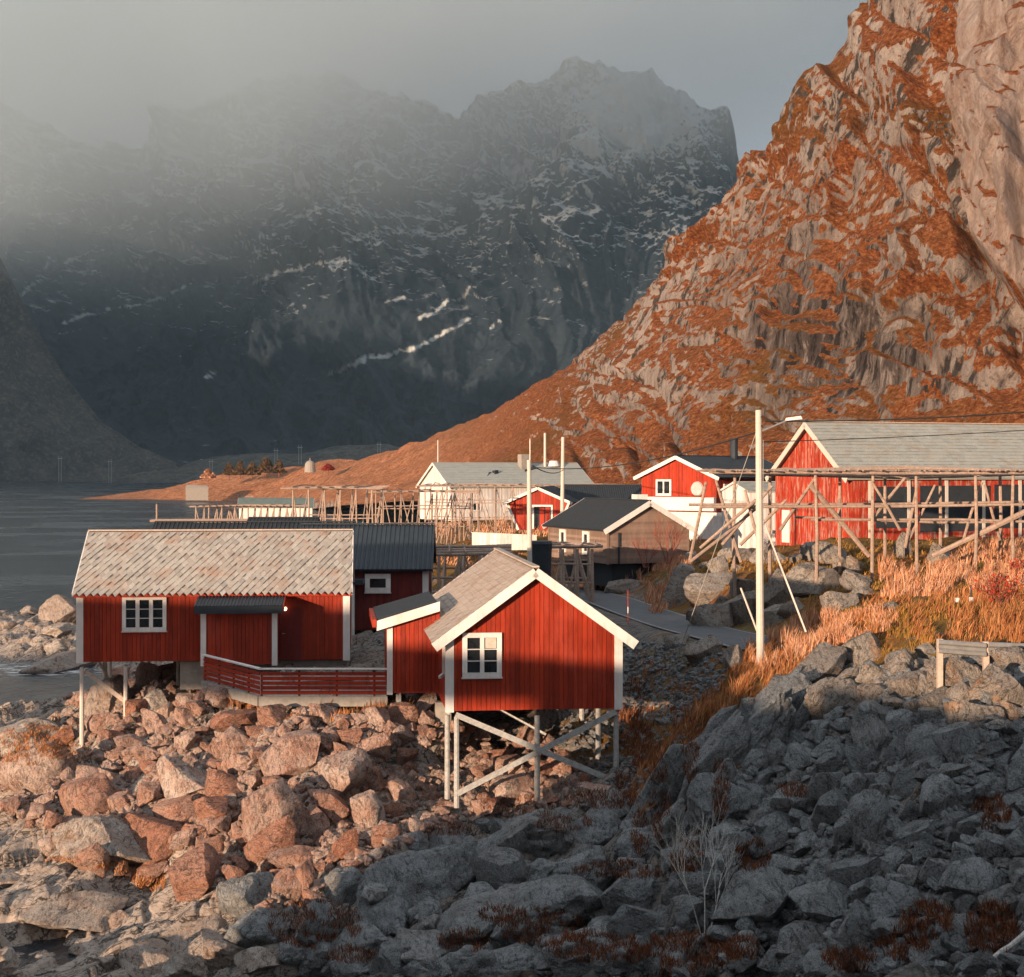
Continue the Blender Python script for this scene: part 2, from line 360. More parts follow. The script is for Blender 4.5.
def hit(px, py):
    """Where the ray through a pixel meets the near ground."""
    X = (px-CX)/F*_YS; z = ground_raw(X, _YS)[0]; r = CAMZ-(py-HZ)/F*_YS
    k = np.nonzero(r <= z)[0]
    if len(k) == 0 or k[0] == 0: return None
    i = k[0]; d0 = r[i-1]-z[i-1]; d1 = r[i]-z[i]; t = d0/(d0-d1)
    Y = _YS[i-1]+(_YS[i]-_YS[i-1])*t
    return P(px, py, Y)
U = np.concatenate([np.linspace(-.75, -.36, 50, endpoint=False), np.linspace(-.36, .36, 620), np.linspace(.36, .95, 60)[1:]])
Yv = np.concatenate([np.linspace(2, 20, 30, endpoint=False), np.geomspace(20, 245, 760)])
UU, YY = np.meshgrid(U, Yv)
XX = UU*np.maximum(YY, 20)
ZZ, GG, PK = ground_raw(XX, YY)
GG = np.clip(GG, 0, 1); PK = np.clip(PK, 0, 1)
_m = sstep(-.325, -.40, UU)*sstep(46, 37, YY); ZZ = ZZ*(1-_m)-1.5*_m      # unseen ground cut low so the sun reaches the lower shore
near = sstep(200, 120, YY)
rk = (1-sstep(.45, .8, GG))
# bedded, cracked bedrock: tilted beds plus blocks
a = R(38); xs = XX*math.cos(a)+YY*math.sin(a); ys = -XX*math.sin(a)+YY*math.cos(a)
wx = fbm(XX*.35, YY*.35, o=3, s=3)
cv, ce, ex, ey = cells(xs*.2+wx*.3, ys*.42+wx*.3, 4)
cv2, ce2, ex2, ey2 = cells(xs*.7+wx*.5, ys*1.2+wx*.5, 14)
det = (cv-.3)*.6*sstep(0, .2, ce) + (ex*.5 - ey*.35)*sstep(0, .18, ce) - .26*np.exp(-ce*11) + ((cv2-.4)*.2+ex2*.2)*sstep(0, .2, ce2) - .15*np.exp(-ce2*10) + .09*fbm(XX*1.1, YY*1.1, o=5, s=8)
soft = .18*fbm(XX*.5, YY*.5, o=4, s=21) + .06*fbm(XX*2.5, YY*2.5, o=3, s=27)
shelf = sstep(-1.2, .6, ZZ)
road_c = [P(780,650,58), P(740,640,62), P(690,628,72), P(640,612,82), P(600,598,92), P(565,590,104), P(520,580,116), P(470,565,125)]
RD = np.full(XX.shape, 1e9); RZ = np.zeros(XX.shape)
for p, q in zip(road_c[:-1], road_c[1:]):
    d = np.array([q.x-p.x, q.y-p.y]); t = np.clip(((XX-p.x)*d[0]+(YY-p.y)*d[1])/(d@d), 0, 1)
    dd = np.hypot(XX-p.x-d[0]*t, YY-p.y-d[1]*t); RZ = np.where(dd < RD, p.z+(q.z-p.z)*t, RZ); RD = np.minimum(RD, dd)
flat = sstep(2.2, 4.5, RD)
ZZ = ZZ + (rk*near*det*np.maximum(.25, shelf) + (1-rk)*near*soft)*flat + (1-near)*fbm(XX*.2, YY*.2, o=4)*.3*flat
ZZ = ZZ - .9*np.exp(-((XX+2.1)**2+(YY-49.3)**2)/2.4**2) - .8*np.exp(-((XX+15.8)**2+(YY-58.3)**2)/2.2**2)   # hollows at two stilt feet
ZZ = RZ+(ZZ-RZ)*sstep(1.9, 4.5, RD)
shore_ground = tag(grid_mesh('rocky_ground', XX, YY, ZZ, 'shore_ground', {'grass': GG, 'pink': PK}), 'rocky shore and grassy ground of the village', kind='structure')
# road ribbon
mb = MB(); ml = MB(); W = 2.0; vs = []; 
dense = []
for i in range(len(road_c)-1):
    p0 = road_c[max(i-1, 0)]; p1 = road_c[i]; p2 = road_c[i+1]; p3 = road_c[min(i+2, len(road_c)-1)]
    for k in range(14):
        t = k/14
        dense.append(.5*((2*p1)+(-p0+p2)*t+(2*p0-5*p1+4*p2-p3)*t*t+(-p0+3*p1-3*p2+p3)*t**3))
def ribbon(mb, o0, o1, dz):
    row = []
    for i, p in enumerate(dense):
        d = (dense[min(i+1, len(dense)-1)]-dense[max(i-1, 0)]); d.z = 0; d.normalize(); s = Vector((d.y, -d.x, 0))
        r = []
        for k in range(5):
            q = p+s*(o0+(o1-o0)*k/4); r.append((q.x, q.y, p.z+dz))
        row.append(r)
    vs = [v for r in row for v in r]; n = 5
    mb.add(vs, [(i*n+k+1, i*n+k, (i+1)*n+k, (i+1)*n+k+1) for i in range(len(row)-1) for k in range(n-1)])
ribbon(mb, -1.6, 1.6, .06); tag(mb.build('road', 'asphalt'), 'narrow asphalt road through the village', kind='structure')
ml = MB(); ribbon(ml, -1.5, -1.4, .066); ribbon(ml, 1.4, 1.5, .066); tag(ml.build('road_marking', 'road_paint'), 'worn edge lines of the road', kind='structure')
# ------------------------------------------------------------------ sea, mountains, sky, light
n = NT('sea_water'); p = n.map(n.pos(), (1, .35, 1), (0, 0, .25))
w1 = n.noise(.55, 6, .62, p); w2 = n.noise(.035, 4, .5)
h = n.math('ADD', w1, n.math('MULTIPLY', n.noise(2.6, 4, .6, p), .35))
foam = n.math('MULTIPLY', n.attr('foam'), n.ramp(n.noise(1.6, 8, .75, n.map(n.pos(), (.5, 1, 1))), [(.5, 0), (.58, 1)]))
n.col(n.mix(foam, n.ramp(w2, [(.35, (.012, .018, .024)), (.65, (.016, .025, .036))]), (.75, .72, .7))).rough(n.ramp(n.math('ADD', foam, w2), [(0, .12), (.5, .2), (1, .8)])).bump(h, .55, .5)
n.b.inputs['IOR'].default_value = 1.33; M['sea_water'] = n.m
xs_ = np.concatenate([[-2400, -900, -300, -120], np.linspace(-70, 10, 100), [60, 300, 900, 2400]]); ys_ = np.concatenate([[-500, -100, 20], np.linspace(60, 140, 100), [250, 600, 1500, 3700]])
SX, SY = np.meshgrid(xs_, ys_)
foam_at = np.exp(-(((SX+31.5)/4.5)**2+((SY-103.5)/2.2)**2)) + .8*np.exp(-(((SX+36)/8)**2+((SY-106.5)/1.6)**2))
tag(grid_mesh('sea', SX, SY, np.zeros_like(SX), 'sea_water', {'foam': np.clip(foam_at*1.3, 0, 1)}), 'dark slate blue fjord water', kind='structure')

def interp(tab, x, k): return np.interp(x, [t[0] for t in tab], [t[k] for t in tab])
def smooth1(a, n):
    k = np.hanning(n*2+1); k /= k.sum(); return np.convolve(np.pad(a, n, 'edge'), k, 'valid')
def polar_hill(name, tab, px, nt, back, prof, disp, mat, attrs=None, sm=3, jag=0.0):
    """Hill through the crest line TAB: (px, crest row, base distance, crest distance, base height); DISP moves it by rock relief."""
    v = (HZ-smooth1(interp(tab, px, 1), sm)+jag*(fbm(px*.035, 0*px, o=5, s=19)+.4*fbm(px*.17, 0*px, o=3, s=20)))/F; Yb = smooth1(interp(tab, px, 2), 10); Yc = smooth1(interp(tab, px, 3), 10); zb = smooth1(interp(tab, px, 4), 8)
    u = (px-CX)/F
    t = np.concatenate([np.linspace(0, 1, nt), np.linspace(1, 1+back, nt//5)[1:]])
    Tm, Um = np.meshgrid(t, u, indexing='ij'); Vs = v[None, :]; 
    Y = Yb[None]+(Yc-Yb)[None]*Tm
    vb = (zb[None]-CAMZ)/Yb[None]
    hgt = prof(np.clip(Tm, 0, 1), Um)
    z = CAMZ+(vb+(Vs-vb)*hgt)*Y
    zc = CAMZ+Vs*Yc[None]
    z = np.where(Tm > 1, zc-(zc+20)*np.clip((Tm-1)/back, 0, 1)**1.3, z)
    x = Um*Y
    dx, dy, dz, at = disp(x, Y, z, Um, Tm)
    X, Yy, Z = x+dx, Y+dy, z+dz
    # steepness
    a0 = np.stack([np.gradient(X, axis=0), np.gradient(Yy, axis=0), np.gradient(Z, axis=0)], -1)
    a1 = np.stack([np.gradient(X, axis=1), np.gradient(Yy, axis=1), np.gradient(Z, axis=1)], -1)
    nn = np.cross(a1, a0); nn /= np.maximum(np.linalg.norm(nn, axis=-1, keepdims=True), 1e-9)
    at['up'] = np.abs(nn[..., 2]); at.update(attrs(X, Yy, Z, Um, Tm) if attrs else {})
    return grid_mesh(name, X, Yy, Z, mat, at)

# the orange hillside and cliff
n = NT('cliff_rock'); p = n.pos(); up = n.attr('up'); pale = n.attr('pale')
s = n.along(p, (0, R(38), 0), (1, 1.6, 7)); s2 = n.along(p, (0, R(38), 0), (1, 1, 3)); sv = n.along(p, (0, R(8), 0), (1, 1.5, 8))
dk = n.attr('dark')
a = n.noise(.06, 9, .68, s2); b0 = n.noise(.42, 9, .7, s); b1 = n.noise(.5, 9, .7, sv); f = n.noise(1.3, 8, .78); g = n.noise(.075, 10, .72, s2); f2 = n.noise(.4, 8, .75)
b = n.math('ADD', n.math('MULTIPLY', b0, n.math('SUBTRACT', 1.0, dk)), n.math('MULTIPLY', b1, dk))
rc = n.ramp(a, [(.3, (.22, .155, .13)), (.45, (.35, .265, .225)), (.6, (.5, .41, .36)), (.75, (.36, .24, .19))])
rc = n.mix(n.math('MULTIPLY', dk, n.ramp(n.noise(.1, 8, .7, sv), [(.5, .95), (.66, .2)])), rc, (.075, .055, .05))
rc = n.mix(n.ramp(b, [(.43, .97), (.485, 0)]), rc, n.mix(.88, rc, (.018, .015, .015)))
rc = n.mix(n.ramp(b, [(.52, 0), (.6, .8)]), rc, n.mix(.7, rc, (.52, .43, .38)))
rc = n.mix(n.ramp(f, [(.38, .8), (.47, 0)]), rc, n.mix(.7, rc, (.03, .025, .022)))
rc = n.mix(n.math('MULTIPLY', pale, .85), rc, n.ramp(b1, [(.32, (.2, .1, .07)), (.42, (.36, .24, .19)), (.55, (.47, .35, .3)), (.7, (.56, .46, .41))]))
gc = n.ramp(f, [(.33, (.045, .02, .012)), (.43, (.16, .046, .016)), (.52, (.3, .092, .026)), (.6, (.4, .17, .075)), (.7, (.36, .25, .19))])
gc = n.mix(n.ramp(n.noise(.035, 6, .6), [(.5, 0), (.68, .8)]), gc, n.ramp(f, [(.3, (.075, .042, .01)), (.6, (.18, .085, .018)), (.8, (.32, .15, .04))]))
gc = n.mix(n.math('MULTIPLY', n.attr('straw'), n.ramp(f2, [(.4, .2), (.6, 1)])), gc, n.ramp(f, [(.3, (.3, .1, .04)), (.5, (.56, .24, .12)), (.7, (.66, .4, .27))]))
gm = n.math('ADD', n.math('ADD', n.math('SUBTRACT', n.math('MULTIPLY', up, 1.7), .4), n.attr('turf')), n.math('ADD', n.math('MULTIPLY', n.math('SUBTRACT', g, .5), 2.3), n.math('ADD', n.math('MULTIPLY', n.math('SUBTRACT', f2, .5), .8), n.math('MULTIPLY', n.math('SUBTRACT', f, .5), .6))))
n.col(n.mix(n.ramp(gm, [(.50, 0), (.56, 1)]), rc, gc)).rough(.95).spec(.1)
n.bump(n.math('ADD', n.math('MULTIPLY', b, 1.3), n.math('ADD', n.math('MULTIPLY', f, .5), n.math('ADD', f2, a))), 1.0, 2.2); M['cliff_rock'] = n.m
T1 = [(-60,503,690,700,-4),(60,501,690,705,-4),(95,497,695,720,-3),(150,490,690,740,-2),(200,481,670,750,-2),(260,471,620,740,-2),(300,467,560,720,-1),(340,461,450,690,3),(400,448,360,600,6),(460,425,300,520,7),(500,409,270,470,7.5),(530,393,255,440,7.5),
      (580,350,235,400,7.5),(640,289,215,350,8),(700,227,205,325,8),(745,180,200,315,8),(775,145,197,308,8),(795,115,195,303,8),(812,75,193,300,8),(835,40,190,297,8),(850,0,188,295,8),(930,-150,182,290,8),(1024,-330,175,290,8),(1300,-800,165,300,9),(1700,-1000,160,330,9)]
def prof1(t, u):
    px = CX+u*F; k = sstep(520, 760, px)
    low = .16*sstep(0, .25, t); steep = t
    return (1-k)*(.45*t+.55*sstep(0,1,t)) + k*(low+.84*np.clip((t-.22)/.78, 0, 1)**.9)
def disp1(x, y, z, u, t):
    px = CX+u*F; row = HZ-(z-CAMZ)/y*F
    q = x+z*.45; r = z-x*.25+y*.15
    k = sstep(0, .12, t)*(1-sstep(1.2, 1.4, t))*sstep(330, 560, px)
    kk = sstep(.16, .3, t)*sstep(480, 640, px)
    th = np.radians(36-22*sstep(700, 920, px)); cc = (x-60)*np.cos(th)-(z-50)*np.sin(th); ll = (x-60)*np.sin(th)+(z-50)*np.cos(th)
    cv, ce, ex, ey = cells(cc*.05+fbm(x*.02, z*.02, o=3)*.6, ll*.022, 5)
    cv2, ce2, ex2, ey2 = cells(cc*.2+fbm(x*.07, z*.07, o=3)*.8, ll*.06, 6)
    def saw(v): f = v-np.floor(v); return np.where(f < .86, f/.86, (1-f)/.14)
    m1 = sstep(-.35, .45, fbm(x*.03, z*.03, o=4, s=41)); m2 = sstep(-.3, .4, fbm(x*.06, z*.05, o=4, s=42)); m3 = sstep(-.2, .4, fbm(x*.1, z*.08, o=4, s=43))
    st = 5.2*m1*saw(cc/14+1.1*fbm(cc*.03, ll*.025, o=4, s=44)) + 2.5*m2*saw(cc/5.2+1.2*fbm(cc*.07, ll*.04, o=4, s=45)) + 1.1*m3*saw(cc/1.9+1.3*fbm(cc*.15, ll*.07, o=4, s=46))
    led = 1.6*m2*saw(-ll/9+1.2*fbm(cc*.05, ll*.05, o=4, s=47))
    d = 4.0*fbm(q*.022, r*.015, y*.01, o=6, s=2) + kk*(st+led-3 + 3.5*(cv-.5)*sstep(0, .1, ce) + 1.6*(cv2-.5)*sstep(0,.1,ce2) - 1.2*np.exp(-ce2*9) - 2.4*np.exp(-ce*11)) + .6*fbm(q*.3, r*.3, y*.2, o=4, s=9)
    edge = np.interp(row, [-900, -200, 0, 150, 250, 300, 330], [900, 950, 966, 963, 975, 1015, 1060]); pale = sstep(0, 10, px-edge)*(1-sstep(318, 345, row))
    d = d*k+pale*10*sstep(.1,.2,t) + (1-k)*(3.2*fbm(x*.03, y*.02, o=6, s=91)+1.8*(ridged(x*.02, y*.03, 4, 92)-.8))*sstep(0,.1,t)*(1-sstep(1.2,1.4,t))*sstep(100,170,px)
    apron = np.exp(-((row-452)/24)**2)*sstep(560, 640, px)*(1-sstep(880, 960, px))*(1-sstep(.4,.6,t))
    d = d+apron*(4*(cv2-.3))*sstep(.02,.1,t)
    return -.5*d, -.62*d, .35*d, {'pale': pale}
def at1(X, Y, Z, u, t):
    px = CX+u*F
    row = HZ-(Z-CAMZ)/Y*F
    turf = .42*(1-sstep(470, 620, px)) + .3*np.exp(-((t-.14)/.1)**2)*sstep(800,900,px) + .12*sstep(300, 120, row)*(1-sstep(940,980,px)) - .08
    pale_ = sstep(0, 10, px-np.interp(row, [-900, -200, 0, 150, 250, 300, 330], [900, 950, 966, 963, 975, 1015, 1060]))*(1-sstep(318, 345, row))
    turf = turf - .45*pale_ - .42*np.exp(-(((px-860)/110)**2+((row-350)/90)**2)) - .12*np.exp(-(((px-660)/90)**2+((row-420)/45)**2)) + .2*np.exp(-(((px-850)/60)**2+((row-200)/80)**2)) + .05
    turf = turf-.9*sstep(5, 1.5, Z)*(1-sstep(420,480,px))-.25*np.exp(-((Z-9)/2.5)**2)*(1-sstep(360,430,px))
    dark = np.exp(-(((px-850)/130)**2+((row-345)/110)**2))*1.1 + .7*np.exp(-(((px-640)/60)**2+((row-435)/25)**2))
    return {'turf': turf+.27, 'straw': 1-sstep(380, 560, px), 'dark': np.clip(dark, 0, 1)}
px1 = np.concatenate([np.linspace(-60, 280, 60, endpoint=False), np.linspace(280, 1060, 620), np.linspace(1060, 1700, 50)[1:]])
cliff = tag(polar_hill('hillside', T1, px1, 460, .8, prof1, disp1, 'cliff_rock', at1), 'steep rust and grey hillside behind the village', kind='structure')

# far mountains with snow
n = NT('mountain_rock'); p = n.pos(); up = n.attr('up'); sn = n.attr('snow')
s = n.map(p, (1, 1, .5), (0, R(-35), 0))
a = n.noise(.006, 10, .66, s); b = n.noise(.022, 10, .72, n.map(p, (1, .6, 1.7), (0, R(18), 0))); f = n.noise(.06, 8, .78)
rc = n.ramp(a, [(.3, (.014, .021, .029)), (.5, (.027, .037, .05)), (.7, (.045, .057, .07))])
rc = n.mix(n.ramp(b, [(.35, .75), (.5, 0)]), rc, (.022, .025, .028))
lit = n.math('ADD', n.math('ADD', sn, n.math('MULTIPLY', n.math('SUBTRACT', b, .5), 2.2)), n.math('ADD', n.math('MULTIPLY', n.math('SUBTRACT', f, .5), 1.6), n.math('MULTIPLY', n.math('SUBTRACT', up, .62), 1.3)))  # snow cover from height, ledges and noise
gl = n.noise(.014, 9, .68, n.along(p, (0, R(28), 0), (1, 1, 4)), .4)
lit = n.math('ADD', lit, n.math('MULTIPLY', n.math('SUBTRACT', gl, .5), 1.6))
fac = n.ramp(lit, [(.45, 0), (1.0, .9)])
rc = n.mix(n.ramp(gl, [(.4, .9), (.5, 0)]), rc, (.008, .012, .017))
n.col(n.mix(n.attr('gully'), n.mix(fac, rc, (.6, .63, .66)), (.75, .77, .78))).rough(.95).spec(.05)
n.bump(n.math('ADD', b, n.math('MULTIPLY', f, .5)), .8, 12); M['mountain_rock'] = n.m
T2 = [(-500,20,2050,2900,-4),(0,100,2060,2900,-4),(110,160,2060,2900,-4),(210,90,2060,2950,-4),(330,58,2060,3000,-4),(400,85,2050,2950,-4),(460,112,2050,2900,-4),(478,104,2050,2880,-4),(530,75,2050,2850,-4),(570,50,2050,2850,-4),(600,54,2050,2850,-4),(650,66,2050,2850,-4),(700,90,2050,2850,-4),(728,95,2050,2850,-4),(734,108,2050,2850,-4),(740,150,2050,2850,-4),(746,176,2050,2850,-4),(770,190,2050,2850,-4),(850,230,2050,2850,-4),(1100,300,2050,2850,-4)]
def prof2(t, u): return .35*t+.65*t**.85
snow_lines = [([(332,374),(350,365),(378,356),(405,352),(430,338),(452,329),(470,321)], 3.4), ([(421,317),(435,310),(447,300)], 3), ([(255,283),(280,273),(310,266),(345,262)], 2.2), ([(60,325),(100,312),(150,300),(190,285)], 1.8), ([(200,382),(215,372)], 2), ([(455,300),(464,294),(470,285)], 1.6), ([(20,295),(40,280),(50,255)], 2), ([(490,330),(500,322)], 1.6), ([(385,300),(412,299)], 1.6)]
def disp2(x, y, z, u, t):
    q = x*.8-z*.7; r = z*.8+x*.6
    k = sstep(0, .1, t)*(1-sstep(1.15, 1.3, t))
    d = 90*fbm(x*.0022, z*.0028, y*.001, o=6, s=31) + 60*(ridged(x*.0075+.6*fbm(x*.004, z*.004, o=3, s=38)+z*.002, z*.0012, 5, 36)-.9) + 60*(ridged(q*.005, r*.0032, 6, 33)-.9) + 16*fbm(x*.02, z*.02, y*.02, o=4, s=35) + 20*(ridged(x*.009+z*.003, z*.018, 4, 37)-.9)
    d = d*k
    return -.1*d, -.75*d, .18*d*(1-.8*np.exp(-((t-1)/.06)**2)), {}
def at2(X, Y, Z, u, t):
    px = CX+X/Y*F; row = HZ-(Z-CAMZ)/Y*F
    sn = sstep(370, 130, row)*.9-.05+.0 - .28*np.exp(-(((px-720)/26)**2+((row-135)/45)**2)) + 1.6*np.exp(-(((px-642)/56)**2+((row-105)/42)**2)) - .25*sstep(300,400,row)
    gu = np.zeros_like(px)
    wob = fbm(px*.06, row*.06, o=3, s=77)*5
    for line, w in snow_lines:
        for (x0, y0), (x1, y1) in zip(line[:-1], line[1:]):
            d = np.array([x1-x0, y1-y0]); tt = np.clip(((px-x0)*d[0]+(row+wob*.5-y0)*d[1])/(d@d), 0, 1)
            dist = np.hypot(px-x0-d[0]*tt, row+wob*.5-y0-d[1]*tt)
            gu = np.maximum(gu, sstep(w*.75, w*.25, dist+1.6*fbm(px*.25, row*.25, o=3, s=79)))
    return {'snow': sn, 'gully': gu*.8}
px2 = np.concatenate([np.linspace(-500, -40, 60, endpoint=False), np.linspace(-40, 820, 640), np.linspace(820, 1100, 40)[1:]])
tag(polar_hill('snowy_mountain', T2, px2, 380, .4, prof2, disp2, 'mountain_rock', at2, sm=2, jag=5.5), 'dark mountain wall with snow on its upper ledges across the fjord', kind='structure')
# low skerries in front of it, and the mountainside coming down at the left
n = NT('scrub_rock'); a = n.noise(.05, 9, .7); b = n.noise(.2, 7, .75)
n.col(n.mix(n.ramp(b, [(.5, 0), (.72, .8)]), n.ramp(a, [(.3, (.018, .018, .017)), (.5, (.045, .04, .034)), (.7, (.085, .074, .062))]), (.17, .15, .13))).rough(.95).bump(b, .8, 3); M['scrub_rock'] = n.m
T3 = [(100,478.5,1640,1660,-2),(140,472,1640,1700,-2),(170,467,1630,1740,-2),(200,459,1600,1760,-2),(260,454,1600,1760,-2),(300,455,1600,1760,-2),(345,446,1600,1760,-2),(385,445,1600,1760,-2),(430,452,1600,1760,-2),(500,462,1600,1750,-2),(560,475,1600,1700,-2)]
def disp3(x, y, z, u, t):
    d = 9*fbm(x*.02, y*.02, z*.03, o=5, s=51)*sstep(0, .2, t); return 0*d, -d, .35*d, {}
tag(polar_hill('low_shore_hill', T3, np.linspace(100, 560, 260), 60, .6, lambda t, u: t**.8, disp3, 'scrub_rock'), 'low rocky shore under the far mountain', kind='structure')
T4 = [(-700,150,1700,1950,-4),(-400,150,1720,1960,-4),(-200,160,1760,1980,-4),(-60,190,1820,2010,-4),(0,256,1850,2020,-4),(30,318,1870,2010,-4),(62,372,1880,2000,-4),(100,420,1890,1980,-4),(140,447,1890,1960,-4),(180,464,1890,1940,-4),(215,474,1890,1920,-4),(240,479,1890,1900,-4)]
def disp4(x, y, z, u, t):
    d = (34*fbm(x*.006, z*.008, y*.004, o=6, s=61)+10*(ridged(x*.02-z*.012, z*.006, 4, 63)-.8))*sstep(0, .15, t)*(1-.6*sstep(.9, 1, t)); return 0*d, -.6*d, .2*d, {}
tag(polar_hill('shaded_slope', T4, np.linspace(-700, 240, 330), 150, .5, lambda t, u: t**.9, disp4, 'scrub_rock'), 'brown grey mountainside dropping to the water', kind='structure')
# unseen rest of that mountain, shaped to shade the far shore but not the fog
LX, LY = np.meshgrid(np.linspace(-2100, -640, 110), np.linspace(-320, 1800, 150))
crest_ = 300+0*LY
LZ = crest_*sstep(0, 1, np.clip((-660-LX)/640, 0, 1)*.92)**.9*sstep(-320, -60, LY+0*LX)*(.9+.1*sstep(0, 400, LY))
LZ = np.where(LX < -1300, crest_-(-1300-LX)*.2, LZ)*sstep(-320, -40, LY)
LZ = LZ+(70*fbm(LX*.006, LY*.006, o=6, s=71))*sstep(60, 300, LZ)-4
tag(grid_mesh('fjord_shade_mountain', LX, LY, LZ, 'scrub_rock'), 'unseen mountain along the fjord shaped for its shade', kind='structure')

# the bridge and its abutment that the photograph is taken from
bd = thing('road_bridge', 'arched concrete road bridge with solid parapets and stone abutment', 'bridge', (0, 0, 0))
DX = [-160, -100, -70, -57, -46, -36.5, -26, -15, 0, 30]; DZ = [10.9, 13.4, 14.4, 14.0, 13.45, 12.9, 11.9, 11.2, 11.0, 10.9]; DS = [9.2, 11.7, 12.5, 12.3, 12.3, 12.4, 10, 9.6, 9.4, 9.3]  # unseen; deck heights fitted to the band of shade they cast
def deck_z(x): return float(np.interp(x, DX, DZ))
def soffit(x): return float(np.interp(x, DX, DS))
md, mp, m2, mq = MB(), MB(), MB(), MB(); xsb = [-160, -130, -100, -85, -70, -63, -57, -51, -46, -41, -36.5, -31, -26, -22, -15, -8, 0, 10, 20, 30]
for x0, x1 in zip(xsb[:-1], xsb[1:]):
    za, zb = deck_z(x0), deck_z(x1)
    def seg(mb, y0, y1, la, lb, ha, hb):
        mb.hexa([(x0,y0,la),(x1,y0,lb),(x1,y1,lb),(x0,y1,la),(x0,y0,ha),(x1,y0,hb),(x1,y1,hb),(x0,y1,ha)])
    seg(md, -8.5, -.8, soffit(x0), soffit(x1), za, zb)
    if x1 <= -46 and x0 >= -85: seg(mp, -1.1, -.803, za+.002, zb+.002, za+1.0, zb+1.0)
    if -22 <= x0 and x1 <= -8: seg(m2, -1.1, -.803, za+.002, zb+.002, za+.55, zb+.55)  # parapet stretches added where their shade edge is wanted
md.build('deck', 'concrete', bd); mp.build('parapet', 'concrete', bd); m2.build('parapet', 'concrete', bd)
for y in (-8.3, -1.0):
    for hgt_ in (.55, 1.05):
        for x0, x1 in ((-46, -36.5), (-36.5, -26), (-26, -22)): mq.tube((x0, y, deck_z(x0)+hgt_), (x1, y, deck_z(x1)+hgt_), .03, n=6)
mq.build('railing', 'galvanised', bd)
ab = MB(); ab.hexa([(-36.2,-8.4,-3),(30,-8.4,-3),(30,-.9,-3),(-36.2,-.9,-3),(-36.2,-8.4,11.0),(30,-8.4,9.2),(30,-.9,9.2),(-36.2,-.9,11.0)]); ab.hexa([(-36.19,-8.3,10.5),(-26,-8.3,9),(-26,-1.0,9),(-36.19,-1.0,10.5),(-36.19,-8.3,12.6),(-26,-8.3,11.3),(-26,-1.0,11.3),(-36.19,-1.0,12.6)]); ab.build('abutment', 'concrete', bd)
for xp in (-75, -115): q = MB(); q.box(xp-1, xp+1, -7, -2, -4, soffit(xp)+.05); q.build('pier', 'concrete', bd)

# ------------------------------------------------------------------ camera, sun, sky, air
cam = bpy.data.cameras.new('camera'); co = bpy.data.objects.new('camera', cam); C.objects.link(co)
cam.sensor_width = 36; cam.lens = F/1024*36; cam.shift_y = -(488.5-HZ)/1024; cam.clip_end = 9000; cam.clip_start = .1
co.location = (0, 0, CAMZ); co.rotation_euler = (R(90), 0, 0); scene.camera = co
AZ, EL = R(36), R(5.2)
sdir = Vector((-math.sin(AZ)*math.cos(EL), -math.cos(AZ)*math.cos(EL), math.sin(EL)))
su = bpy.data.lights.new('sun', 'SUN'); so = bpy.data.objects.new('sun', su); C.objects.link(so)
su.energy = 5.0; su.angle = R(.5); su.color = (1, .73, .5); so.rotation_euler = sdir.to_track_quat('Z', 'Y').to_euler(); so.location = (-30, -30, 60)
w = bpy.data.worlds.new('World'); scene.world = w; w.use_nodes = True
wt = w.node_tree; bg = wt.nodes['Background']
sk = wt.nodes.new('ShaderNodeTexSky'); sk.sky_type = 'NISHITA'; sk.sun_disc = False; sk.sun_elevation = EL; sk.sun_rotation = math.atan2(sdir.x, sdir.y) % (2*math.pi)
sk.air_density = 1.0; sk.dust_density = 2.0
hs = wt.nodes.new('ShaderNodeHueSaturation'); hs.inputs['Saturation'].default_value = .75; hs.inputs['Value'].default_value = 1
mxw = wt.nodes.new('ShaderNodeMix'); mxw.data_type = 'RGBA'; mxw.inputs[0].default_value = .95
mxw.inputs[7].default_value = (2.3, 2.55, 2.8, 1)          # the grey overcast in front of the blue
wt.links.new(sk.outputs[0], hs.inputs['Color']); wt.links.new(hs.outputs[0], mxw.inputs[6]); wt.links.new(mxw.outputs[2], bg.inputs[0]); bg.inputs[1].default_value = .059
tcw = wt.nodes.new('ShaderNodeTexCoord'); sxy = wt.nodes.new('ShaderNodeSeparateXYZ'); wt.links.new(tcw.outputs['Generated'], sxy.inputs[0])
mrw = wt.nodes.new('ShaderNodeMapRange'); wt.links.new(sxy.outputs[2], mrw.inputs[0]); mrw.inputs[1].default_value = 0; mrw.inputs[2].default_value = 1; mrw.inputs[3].default_value = 1.0; mrw.inputs[4].default_value = 3.3
mlw = wt.nodes.new('ShaderNodeMix'); mlw.data_type = 'RGBA'; mlw.blend_type = 'MULTIPLY'; mlw.inputs[0].default_value = 1   # an overcast sky is brightest overhead
wt.links.new(mxw.outputs[2], mlw.inputs[6]); wt.links.new(mrw.outputs[0], mlw.inputs[7]); wt.links.new(mlw.outputs[2], bg.inputs[0])
vs_ = scene.view_settings; vs_.view_transform = 'Standard'; vs_.look = 'None'; vs_.gamma = 1; vs_.exposure = 0.96; vs_.use_curve_mapping = False
def volume(name, col, dens, aniso=0.0):
    m = bpy.data.materials.new(name); m.use_nodes = True; t = m.node_tree; t.nodes.clear()
    o = t.nodes.new('ShaderNodeOutputMaterial'); v = t.nodes.new('ShaderNodeVolumePrincipled'); t.links.new(v.outputs[0], o.inputs['Volume'])
    v.inputs['Color'].default_value = (*col, 1); v.inputs['Density'].default_value = dens; v.inputs['Anisotropy'].default_value = aniso
    M[name] = m; return m, t, v
volume('haze', (.5, .75, 1.0), 4e-5)
hb = MB(); hb.box(-2500, 2500, -420, 3800, -30, 1500)
tag(hb.build('haze', 'haze'), 'thin pale sea haze', kind='stuff')
